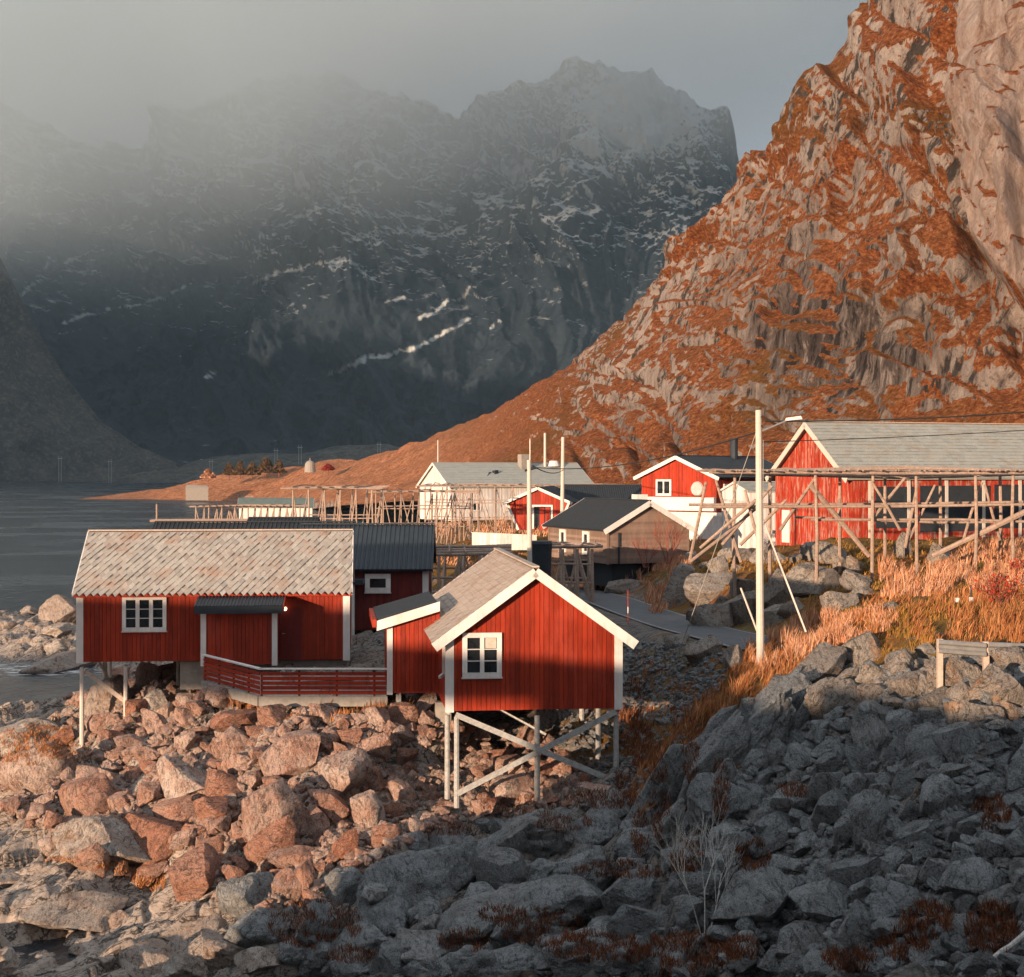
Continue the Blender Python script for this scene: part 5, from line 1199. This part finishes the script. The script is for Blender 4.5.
HEATHER = [(634,870,90,14),(545,928,70,30),(600,948,80,22),(680,955,80,36),(562,822,46,16),(687,858,26,30),(792,796,26,20),(752,856,30,24),(927,922,40,30),(902,946,40,24),(992,930,40,44),(992,812,30,30),(315,925,70,40),(465,942,40,18),(500,915,30,14),(520,805,60,14),(600,800,60,16),(450,830,40,10),(350,955,40,14),(740,950,30,20),(850,960,40,20),(660,800,16,70),(690,745,14,60),(640,835,14,40),(720,790,14,50)]
def heather(name, blobs, dens, hgt, wid, mat, label, seed):
    g = np.random.default_rng(seed); bpy.context.view_layer.update(); dg = bpy.context.evaluated_depsgraph_get(); V = []
    o = Vector((0, 0, CAMZ)); keep = {x.name for x in scene.objects if x.name.startswith(('haze', 'fog'))}
    for q in keep: bpy.data.objects[q].hide_viewport = True
    bpy.context.view_layer.update(); dg = bpy.context.evaluated_depsgraph_get()
    for cx, cy, w, h in blobs:
        for i in range(int(w*h*dens)+12):
            a, r = g.uniform(0, 6.28), math.sqrt(g.random()); px, py = cx+math.cos(a)*r*w/2, cy+math.sin(a)*r*h/2
            if vnoise(np.array([px*.09]), np.array([py*.2]), None, seed)[0] < -.25: continue
            ok, loc, nr, _, ob, _m = scene.ray_cast(dg, o, (P(px, py, 1)-o).normalized())
            if not ok or loc.y > 90 or loc.y < 20: continue
            H = hgt*g.uniform(.5, 1.2); W = wid*g.uniform(.6, 1.2); an = g.uniform(0, 6.28); l = Vector((g.normal(0, .35), g.normal(0, .3), 1))*H
            dx = Vector((math.cos(an), math.sin(an)*.5, 0))*W/2; b = loc-Vector((0, 0, .03))
            V += [b-dx, b+dx, b+l*.55+dx*.8, b+l*.55-dx*.8, b+l]
    for q in keep: bpy.data.objects[q].hide_viewport = False
    n = len(V)//5; k = np.arange(n)[:, None]*5
    return tag(arr_mesh(name, np.array([v[:] for v in V]), np.concatenate([k+np.array([[0,1,2]]), k+np.array([[0,2,3]]), k+np.array([[3,2,4]])]), mat), label, kind='stuff')
heather('heather', [(a, b, w*1.35, h*1.25) for a, b, w, h in HEATHER], .6, .17, .02, 'dark_heather', 'dark rusty heather in the hollows of the bedrock', 35)
heather('lichen_turf', [(34,738,84,26),(60,752,60,16),(20,760,40,14),(115,868,40,12),(60,862,30,10),(150,885,24,16)], .9, .12, .03, 'rust_grass', 'orange turf and lichen on the pale shore rock', 41)
grass('ridge_grass', [([(620,690),(690,720),(640,800),(615,800)], 3500), ([(640,835),(700,720),(780,690),(740,770),(700,840)], 6000)], .4, .026, 'dark_heather', 'dark rust grass between the tilted ribs', 37, clump=.2)
grass('village_grass', [([(330,508),(430,500),(700,505),(700,545),(600,538),(430,536),(330,530)], 15000), ([(400,560),(560,556),(600,565),(560,580)], 2000)], .7, .03, 'straw_grass', 'dry straw grass between the village buildings', 36)

# ------------------------------------------------------------------ poles and wires
def pole(px, pyt, pyb, Y, r, name, label, cat='pole', lean=0):
    b = P(px, pyb, Y); t = P(px+lean, pyt, Y); h = t.z-b.z; root = thing(name, label, cat, b)
    m = MB(); m.tube((0,0,-.6), (t.x-b.x, 0, h), r, r*.75, 10); m.build('shaft', 'pole_wood', root, smooth=False); return root, h
u1, h1 = pole(760.5, 410, 652, 48, .125, 'utility_pole', 'tall pale wooden pole with lamp arm standing on the grassy ridge', 'utility pole', -2)
zz = lambda py: P(0, py, 48).z-u1.location.z
m = MB(); m.tube((.05,-.05,zz(431)), (.75,-.1,zz(421)), .03, .025, 6); arm = m.build('lamp_arm', 'galvanised', u1)
m = MB(); q = Vector((.72,-.1,zz(420))); m.hexa([q+Vector(v) for v in ((0,-.1,-.03),(.5,-.13,.02),(.5,.13,.02),(0,.1,-.03),(.03,-.05,.06),(.46,-.08,.12),(.46,.08,.12),(.03,.05,.06))]); m.build('lamp_head', 'white_paint', arm)
for y in (417, 426): m = MB(); m.tube((.02,-.18,zz(y)), (.02,.18,zz(y)), .03, n=6); m.build('insulator', 'black_metal', u1)
m = MB(); m.beam((.06,-.13,zz(560)), (.06,-.13,zz(440)), .02, .02); m.build('conduit', 'galvanised', u1)
m = MB(); m.tube((.1,0,.1), (-.55,.3,1.9), .03, n=6); m.build('stay', 'pole_wood', u1)
u2, h2 = pole(530, 460, 600, 75, .13, 'utility_pole', 'pale wooden pole rising behind the ridge of the gabled cabin', 'utility pole', -1)
m = MB(); m.tube((-.0,0,h2-.1), (0,0,h2+1.0), .02, n=6); m.build('aerial', 'galvanised', u2)
m = MB(); m.tube((-.25,0,h2-.5), (.3,0,h2-.35), .06, n=8); m.build('insulator', 'black_metal', u2)
pole(562, 437, 530, 138, .19, 'utility_pole', 'wooden pole between the flared boathouse and the low red shed', 'utility pole', 1)
pole(545, 433, 500, 216, .22, 'utility_pole', 'thin distant pole behind the white hall roof', 'utility pole')
pole(438, 440, 470, 380, .2, 'utility_pole', 'faint pole on the orange hill above the white hall', 'utility pole')
for px, t, b, lab in ((60,456,476,'faint twin pole mast on the far shore closest to the brown mountainside'),(110,459,478,'faint twin pole mast standing second along the far shore'),(211,459,470,'faint mast on the far shore behind the orange headland'),(276,448,460,'faint mast on the skyline of the low far hill'),(300,445,458,'faint mast at the middle of the low far hill'),(379,442,455,'faint mast at the end of the low far hill')):
    Yq = 1560; bb = P(px, b, Yq); root = thing('power_mast', lab, 'mast', bb, 0, 'masts on the far shore')
    for s in (-1.2, 1.2): m = MB(); m.tube((s, 0, -6), (s, 0, P(0,t,Yq).z-bb.z), .3, .25, 6); m.build('leg', 'grey_wood', root)
    m = MB(); m.beam((-2.5,0,P(0,t+2.5,Yq).z-bb.z), (2.5,0,P(0,t+2.5,Yq).z-bb.z), .4, .4); m.build('crossarm', 'pole_wood', root)
def wire(name, a, b, sag, r, label, cat='wire', mat='cable', n=24):
    m = MB(); a = Vector(a); b = Vector(b); prev = None
    for i in range(n+1):
        t = i/n; p = a.lerp(b, t); p.z -= sag*4*t*(1-t)
        if prev is not None: m.tube(prev, p, r, n=5, cap=False)
        prev = p
    return tag(m.build(name, mat), label, cat)
wire('power_line', P(765, 421, 48), P(1300, 378, 47), .35, .022, 'black power line running from the lamp pole across the cliff foot')
wire('power_line', P(760, 442, 48), P(1300, 405, 75), .25, .014, 'thin wire crossing in front of the barn roof')
wire('power_line', P(757, 432, 48), P(532, 467, 75), .45, .022, 'black wire from the lamp pole down to the pole behind the gabled cabin')
wire('power_line', P(533, 466, 75), P(563, 470, 138), .3, .03, 'short black wire between two poles over the white hall')
wire('guy_wire', P(757, 430, 48), P(668, 684, 57), .0, .014, 'slack pale stay wire running down into the dark hollow', 'stay wire', 'rope_wire', 2)
wire('guy_wire', P(763, 520, 48), P(806, 632, 46.5), .0, .03, 'pale stay on the slope side of the lamp pole', 'stay wire', 'pole_wood', 2)
# ------------------------------------------------------------------ fish drying racks
def rack_from(name, label, beams, org, mat='rack_wood', group='fish drying racks'):
    """A rack from its members: (part, from, to, thickness), points in the world."""
    root = thing(name, label, 'drying rack', org, 0, group); rd = random.Random(len(beams))
    for nm, a, b, r in beams:
        m = MB(); a = Vector(a)-root.location; b = Vector(b)-root.location; k = a.lerp(b, .5)+Vector((rd.uniform(-1,1), rd.uniform(-1,1), rd.uniform(-1,1)))*.015*(b-a).length
        m.tube(a, k, r, r*.95, 7); m.tube(k, b, r*.95, r*.8, 7); m.build(nm, mat, root)
    return root
rd = random.Random(8); B = []
Yt, zt = 71.0, 12.78
fp = [(692,560),(729,566),(816,556),(872,558),(917,556),(975,545),(1014,556),(1062,556)]
for px, py in fp[2:]:
    x = P(px,0,Yt).x; B.append(('post', (x, Yt, gz(x, Yt)-.3), (x+rd.uniform(-.05,.05), Yt, zt), .085))
for px in (735, 770, 840, 885, 940, 1000, 1045):
    x = P(px,0,Yt+4.5).x; B.append(('post', (x, Yt+4.5, gz(x, Yt+4.5)-.3), (x, Yt+4.5, zt), .09))
for (a, b) in (((690,560),(706,482)),((741,562),(716,480)),((722,545),(772,486)),((690,562),(760,505)),((764,560),(745,490)),((756,500),(700,548)),((780,530),(815,478)),((740,545),(786,500))):
    B.append(('brace', P(*a, Yt+rd.uniform(-.5,1.5)), P(*b, Yt+rd.uniform(0,1.0)), .08))
for (a, b, r) in (((811,486),(869,556),.13),((1060,495),(932,556),.14),((872,520),(905,478),.08),((905,548),(918,482),.08),((905,548),(935,485),.07),((962,545),(982,482),.07),((900,530),(872,482),.07),((1000,540),(985,485),.07)):
    B.append(('brace', P(*a, Yt+rd.uniform(-.3,.8)), P(*b, Yt+rd.uniform(-.3,.8)), r))
for k in range(7):
    y = Yt-.5+k*.95; B.append(('rail', (P(708+rd.uniform(-6,30),0,y).x, y, zt+.08+rd.uniform(-.03,.05)), (26.5, y+rd.uniform(-.3,.3), zt+.1), .07))
for k in range(2):
    B.append(('rail', (P(700,0,Yt).x, Yt+k*4.5, P(0,507,Yt).z), (26.5, Yt+k*4.5, P(0,503,Yt).z), .07)); B.append(('rail', (P(812,0,Yt).x, Yt+.2+k*4, P(0,520,Yt).z), (26.5, Yt+.2+k*4, P(0,524,Yt).z), .06))
for k in range(46):
    x = P(708,0,Yt).x+k*.36; B.append(('drying_pole', (x+rd.uniform(-.2,.2), Yt-1.1+rd.uniform(-.3,.2), zt+.2), (x+rd.uniform(-.5,.5), Yt+5.6+rd.uniform(-.3,.3), zt+.2+rd.uniform(-.03,.06)), .045))
rack_from('drying_rack', 'long wooden fish drying rack with flat pole top standing before the red barn', B, (P(700,0,Yt).x, Yt, gz(P(760,0,Yt).x, Yt)))
# the lacework of racks across the middle of the village
def lattice(name, label, px0, px1, Y, depth, pyt, n, seed, low=None, base=None, r=.075, skew=0):
    rd = random.Random(seed); B = []; x0, x1 = P(px0,0,Y).x, P(px1,0,Y).x; zt = P(0,pyt,Y).z
    for i in range(n+1):
        x = x0+(x1-x0)*i/n
        for j, y in enumerate((Y+skew*i/n, Y+depth+skew*i/n)):
            zb = (gz(x, y) if base is None else base)-.3
            B.append(('post', (x+rd.uniform(-.1,.1), y, zb), (x, y, zt), r))
            if i < n and rd.random() < .85:
                xa = x0+(x1-x0)*(i+1)/n; s = rd.random() < .5
                B.append(('brace', (x if s else xa, y, zb+.3), (xa if s else x, y, zt-.1), r*.75))
        B.append(('brace', (x, Y+skew*i/n, zb+.3), (x, Y+depth+skew*i/n, zt), r*.7))
    for k in range(5):
        y = Y+depth*k/4; B.append(('rail', (x0-.6+rd.uniform(-.5,.3), y, zt+.1), (x1+.6, y+skew, zt+.1+rd.uniform(-.05,.1)), r))
    for fz in (.45, .75):
        for y in (Y, Y+depth): B.append(('rail', (x0, y, zb+(zt-zb)*fz), (x1, y+skew, zb+(zt-zb)*fz), r*.7))
    for k in range(max(4, int((x1-x0)/.9))):
        x = x0+k*.9; B.append(('drying_pole', (x, Y-.5+skew*k*.9/(x1-x0), zt+.22), (x+rd.uniform(-.6,.6), Y+depth+.5+skew*k*.9/(x1-x0), zt+.25), r*.6))
    return rack_from(name, label, B, (x0, Y, zb+.3))
lattice('drying_rack', 'open drying rack frame with crossed poles nearest the water behind the black shed', 293, 372, 118, 9, 490, 5, 1, base=3.5)
lattice('drying_rack', 'drying rack frame in the middle beside the orange grass', 376, 470, 135, 8, 493.5, 5, 2)
lattice('drying_rack', 'drying rack in front of the white hall', 425, 530, 170, 12, 487, 6, 3)
lattice('drying_rack', 'drying rack between the white hall and the red white house', 540, 655, 178, 8, 487, 6, 4)
lattice('drying_rack', 'low dark drying rack behind the gabled cabin roof', 398, 500, 84, 8, 556, 5, 5, r=.1)
lattice('drying_rack', 'short low rack beside the brown building wall', 548, 592, 88, 4, 549, 3, 6, r=.1)
lattice('drying_rack', 'low pole jetty rack standing in the water by the white quay house', 196, 300, 215, 6, 507.5, 8, 7, base=.3, r=.12)
m_ = thing('pole_jetty', 'long low pole jetty reaching out over the water', 'jetty', P(155, 521, 190))
for k in range(4): m = MB(); m.tube((-.6,k*.9,0), (16.5,k*.9,.1), .16, n=6); m.build('rail', 'rack_wood', m_)
for k in range(5): m = MB(); m.tube((k*4,1,-5), (k*4,1,(.1 if k else 2.0)), .14, n=6); m.build('post', 'rack_wood', m_)
# tub, low white wall, snow markers, guardrail
t_ = thing('tub', 'black plastic tub standing by the low rack behind the gabled cabin', 'tub', P(540, 578, 82)); m = MB(); m.tube((0,0,-.2),(0,0,1.75),.55,.62,16); m.build('body', 'black_felt', t_); m = MB(); m.tube((0,0,1.752),(0,0,1.9),.66,.6,16); m.build('lid', 'black_metal', t_)
lw = thing('low_white_wall', 'low white boarded wall along the grass below the flared boathouse', 'wall', P(472, 546, 120)); m = MB()
for k in range(18): m.box(k*.27, k*.27+.262, -.04-.01*(k % 2), 0, -.3, .98-.012*k)
m.build('boards', 'white_paint', lw); m = MB(); m.beam((-.05,-.02,1.02),(4.9,-.02,.8),.12,.05); m.build('cap', 'white_paint', lw)
def marker(px, pyt, pyb, Y, label, mat='village_red_paint', top='white_paint'):
    b = P(px, pyb, Y); r = thing('snow_marker', label, 'marker pole', b, 0, 'snow marker poles'); h = P(0,pyt,Y).z-b.z
    m = MB(); m.tube((0,0,-.3), (0,0,h), .02, n=6); m.build('shaft', mat, r); m = MB(); m.tube((0,0,h*.45), (0,0,h*.6), .023, n=6); m.build('band', top, r)
marker(628, 590, 632, 74, 'thin red snow marker pole at the road edge by the gabled cabin roof')
marker(548, 560, 585, 86, 'thin red snow marker pole by the black tub')
for px, t, b, lab in ((957,602,628,'short dark stake with white top on the orange slope'),(971,585,628,'taller dark stake with white band on the orange slope')):
    bb = P(px, b, 46); r = thing('marker_stake', lab, 'stake', bb, 0, 'stakes on the slope'); h = P(0,t,46).z-bb.z
    m = MB(); m.tube((0,0,-.3),(0,0,h),.022,n=6); m.build('shaft', 'black_metal', r); k = h if px < 960 else h*.62; m = MB(); m.box(-.05,.05,-.05,.05,k+.001 if px < 960 else k,k+.12); m.build('cap', 'white_paint', r)
gr = thing('guardrail', 'dented grey steel guardrail on white posts above the riprap', 'guardrail', P(938, 655, 36))
def rail_part(x0, x1, dz0, dz1):
    m = MB(); prof = [(-.155,0),(-.13,-.05),(-.07,-.05),(-.03,0),(.03,0),(.07,-.05),(.13,-.05),(.155,0)]; vs = [(x, y-.06, z+zo) for x, zo in ((x0,dz0),(x1,dz1)) for z, y in prof]+[(x, y-.035, z+zo) for x, zo in ((x0,dz0),(x1,dz1)) for z, y in prof]
    n = len(prof); f = [(i, i+1, n+i+1, n+i) for i in range(n-1)]+[(2*n+i+1, 2*n+i, 3*n+i, 3*n+i+1) for i in range(n-1)]+[(0, n, 3*n, 2*n),(n-1, 3*n-1, 4*n-1, 2*n-1)]+[(i+1, i, 2*n+i, 2*n+i+1) for i in range(n-1)]+[(n+i, n+i+1, 3*n+i+1, 3*n+i) for i in range(n-1)]
    m.add(vs, f); return m.build('rail', 'galvanised', gr)
rail_part(0, 1.06, .2, .12); rail_part(1.12, 3.4, .14, .06); rail_part(3.42, 6.5, .06, -.02)
for x, z in ((.05,.36),(1.09,.3),(3.41,.24),(5.6,.18)): m = MB(); m.box(x-.06, x+.06, -.02, .1, -1.2, z); m.build('post', 'weathered_wood', gr)
# shrubs, sapling, fallen branch, trees
def twigs(mb, p, d, ln, r, depth, rd, spread=.5, n=3, tips=None):
    q = p+d*ln; mb.tube(p, q, r, r*.7, 5, cap=False)
    if tips is not None: tips.append(q)
    if depth == 0: return
    for i in range(n):
        d2 = (d+Vector((rd.uniform(-1,1), rd.uniform(-1,1), rd.uniform(-.4,1)))*spread).normalized(); twigs(mb, p.lerp(q, rd.uniform(.5, 1)), d2, ln*rd.uniform(.55,.85), r*.65, depth-1, rd, spread, n, tips)
def shrub(name, label, loc, h, stems, mat, seed, spread=.5, depth=3, r=.02, group=None, leaf=None, cat='shrub', nl=600, ls=.07):
    rd = random.Random(seed); root = thing(name, label, cat, loc, 0, group); tips = []; m = MB()
    for i in range(stems):
        a = rd.uniform(0, 6.28); twigs(m, Vector((math.cos(a)*.15*h*.3, math.sin(a)*.1*h, -.1)), Vector((math.cos(a)*.45, math.sin(a)*.35, 1)).normalized(), h*.4*rd.uniform(.8,1.2), r, depth, rd, spread, 3, tips)
    m.build('branches', mat, root)
    if leaf:
        g = np.random.default_rng(seed); T = np.array([t[:] for t in tips]); c = T[g.integers(0, len(T), nl)]+g.normal(0, .12*h*.5, (nl, 3)); s = ls*g.uniform(.6,1.4,(nl,1))
        e1 = g.normal(size=(nl,3)); e1 /= np.linalg.norm(e1,axis=1,keepdims=True); e2 = np.cross(e1, g.normal(size=(nl,3))); e2 /= np.linalg.norm(e2,axis=1,keepdims=True)
        V = np.stack([c-e1*s, c+e2*s*.5, c+e1*s, c-e2*s*.5], 1).reshape(-1,3); arr_mesh('foliage', V, np.arange(nl*4).reshape(-1,4), leaf, root)
    return root
def gp(px, py):
    x, Y = on_ground([px], [py]); return Vector((float(x[0]), float(Y[0]), float(ground_z(x, Y)[0])))
shrub('bare_sapling', 'bare pale sapling growing from the heather between grey boulders', gp(706, 935), 2.8, 3, 'birch_bark', 4, .5, 4, .0125, cat='sapling')
shrub('bare_sapling', 'small leafless twiggy sapling beside the bigger bare one', gp(662, 940), 1.6, 2, 'twig', 6, .55, 2, .011, cat='sapling')
shrub('bare_shrub', 'reddish leafless shrub against the brown building wall', P(668, 562, 93), 3.0, 9, 'red_twig', 5, .45, 3, .022)
shrub('bare_shrub', 'second reddish leafless shrub lower by the road bend', P(645, 566, 92), 2.2, 6, 'red_twig', 15, .45, 3, .02)
shrub('red_bush', 'low bush with crimson leaves above the guardrail', gp(1000, 612), 1.5, 14, 'red_twig', 7, .9, 2, .014, leaf='red_leaf', nl=300, ls=.05, cat='bush')
shrub('red_bush', 'small crimson bush at the frame edge on the slope', gp(1020, 580), 1.1, 9, 'red_twig', 8, .9, 2, .014, leaf='red_leaf', nl=300, ls=.055, cat='bush')
br = thing('fallen_branch', 'pale birch branch lying in the bottom corner of the riprap', 'branch', gp(1010, 968)+Vector((0,0,.35))); m = MB(); pv = Vector((-.5,-.1,-.35))
for k in range(7): q = Vector((-.5+.17*(k+1), -.1+.03*k, -.35+.12*(k+1)+.02*math.sin(k*2))); m.tube(pv, q, .045, .043, 8); pv = q
m.build('stem', 'birch_bark', br)
for i, (px, pt, pb, w, lab) in enumerate(((229,462,473,14,'small dark rusty spruce first in the row on the headland'),(240,460,473,15,'round dark rusty spruce second in the row on the headland'),(252,461,473,14,'dark rusty spruce third in the row on the headland'),(266,457,471,20,'broad brown tree alone at the end of the headland row'),(279,459,471,16,'low brown tree merging with the broad brown one'),(328,463,468,12,'tiny reddish bush on the headland skyline'),(208,468,476,14,'pale pinkish bush at the start of the headland row'))):
    Yt_ = 690 if px < 300 else 580; b = P(px, pb+1.5, Yt_); h = (pb-pt)*Yt_/F; w_ = w*1.25*Yt_/F
    r = thing('headland_tree', lab, 'tree', b, 0, 'trees on the headland'); m = MB(); m.tube((0,0,-2),(0,0,h*.8),.25,.1,6); m.build('trunk', 'red_twig', r)
    g = np.random.default_rng(i); nl = 1300; t = g.random(nl)**1.25; ang = g.uniform(0,6.28,nl); rad = w_/2*np.sqrt(g.random(nl))*np.clip(1.1-t*(.85 if w < 18 else .7),.1,1)*np.sqrt(np.clip(1-(t-.3)**2,.1,1))*(.75+.4*vnoise(ang*2,t*4,None,i)); c = np.stack([np.cos(ang)*rad, np.sin(ang)*rad, t*h],-1); s = .42*g.uniform(.6,1.3,(nl,1))
    e1 = g.normal(size=(nl,3)); e1 /= np.linalg.norm(e1,axis=1,keepdims=True); e2 = np.cross(e1, g.normal(size=(nl,3))); e2 /= np.linalg.norm(e2,axis=1,keepdims=True)
    arr_mesh('crown', np.stack([c-e1*s,c+e2*s,c+e1*s,c-e2*s],1).reshape(-1,3), np.arange(nl*4).reshape(-1,4), 'straw_grass' if px == 208 else 'red_leaf' if px == 328 else 'conifer', r)
cn = thing('stone_cairn', 'small pale dome shaped cairn on top of the orange headland', 'cairn', P(310, 467, 600)); m = MB(); m.tube((0,0,-2),(0,0,1.2),2.2,1.9,14); m.tube((0,0,1.2),(0,0,2.1),1.9,1.2,14); m.tube((0,0,2.1),(0,0,2.5),1.2,.3,14); m.build('dome', 'concrete', cn); m = MB(); m.tube((0,0,2.4),(0,0,3.4),.18,n=6); m.build('finial', 'concrete', cn)
bk = thing('shore_bunker', 'pale concrete block house on the waterline of the headland', 'bunker', P(197, 493, 655), R(12)); m = MB(); m.hexa(box8(-4.5,4.5,-.5,6,-3,2.4)); m.hexa([(-4.8,-.7,2.403),(4.8,-.7,2.403),(4.8,6,2.403),(-4.8,6,2.403),(-3.6,.3,3.3),(3.9,.3,3.0),(3.6,5,3.1),(-3.8,5,3.4)]); m.build('wall', 'concrete', bk)
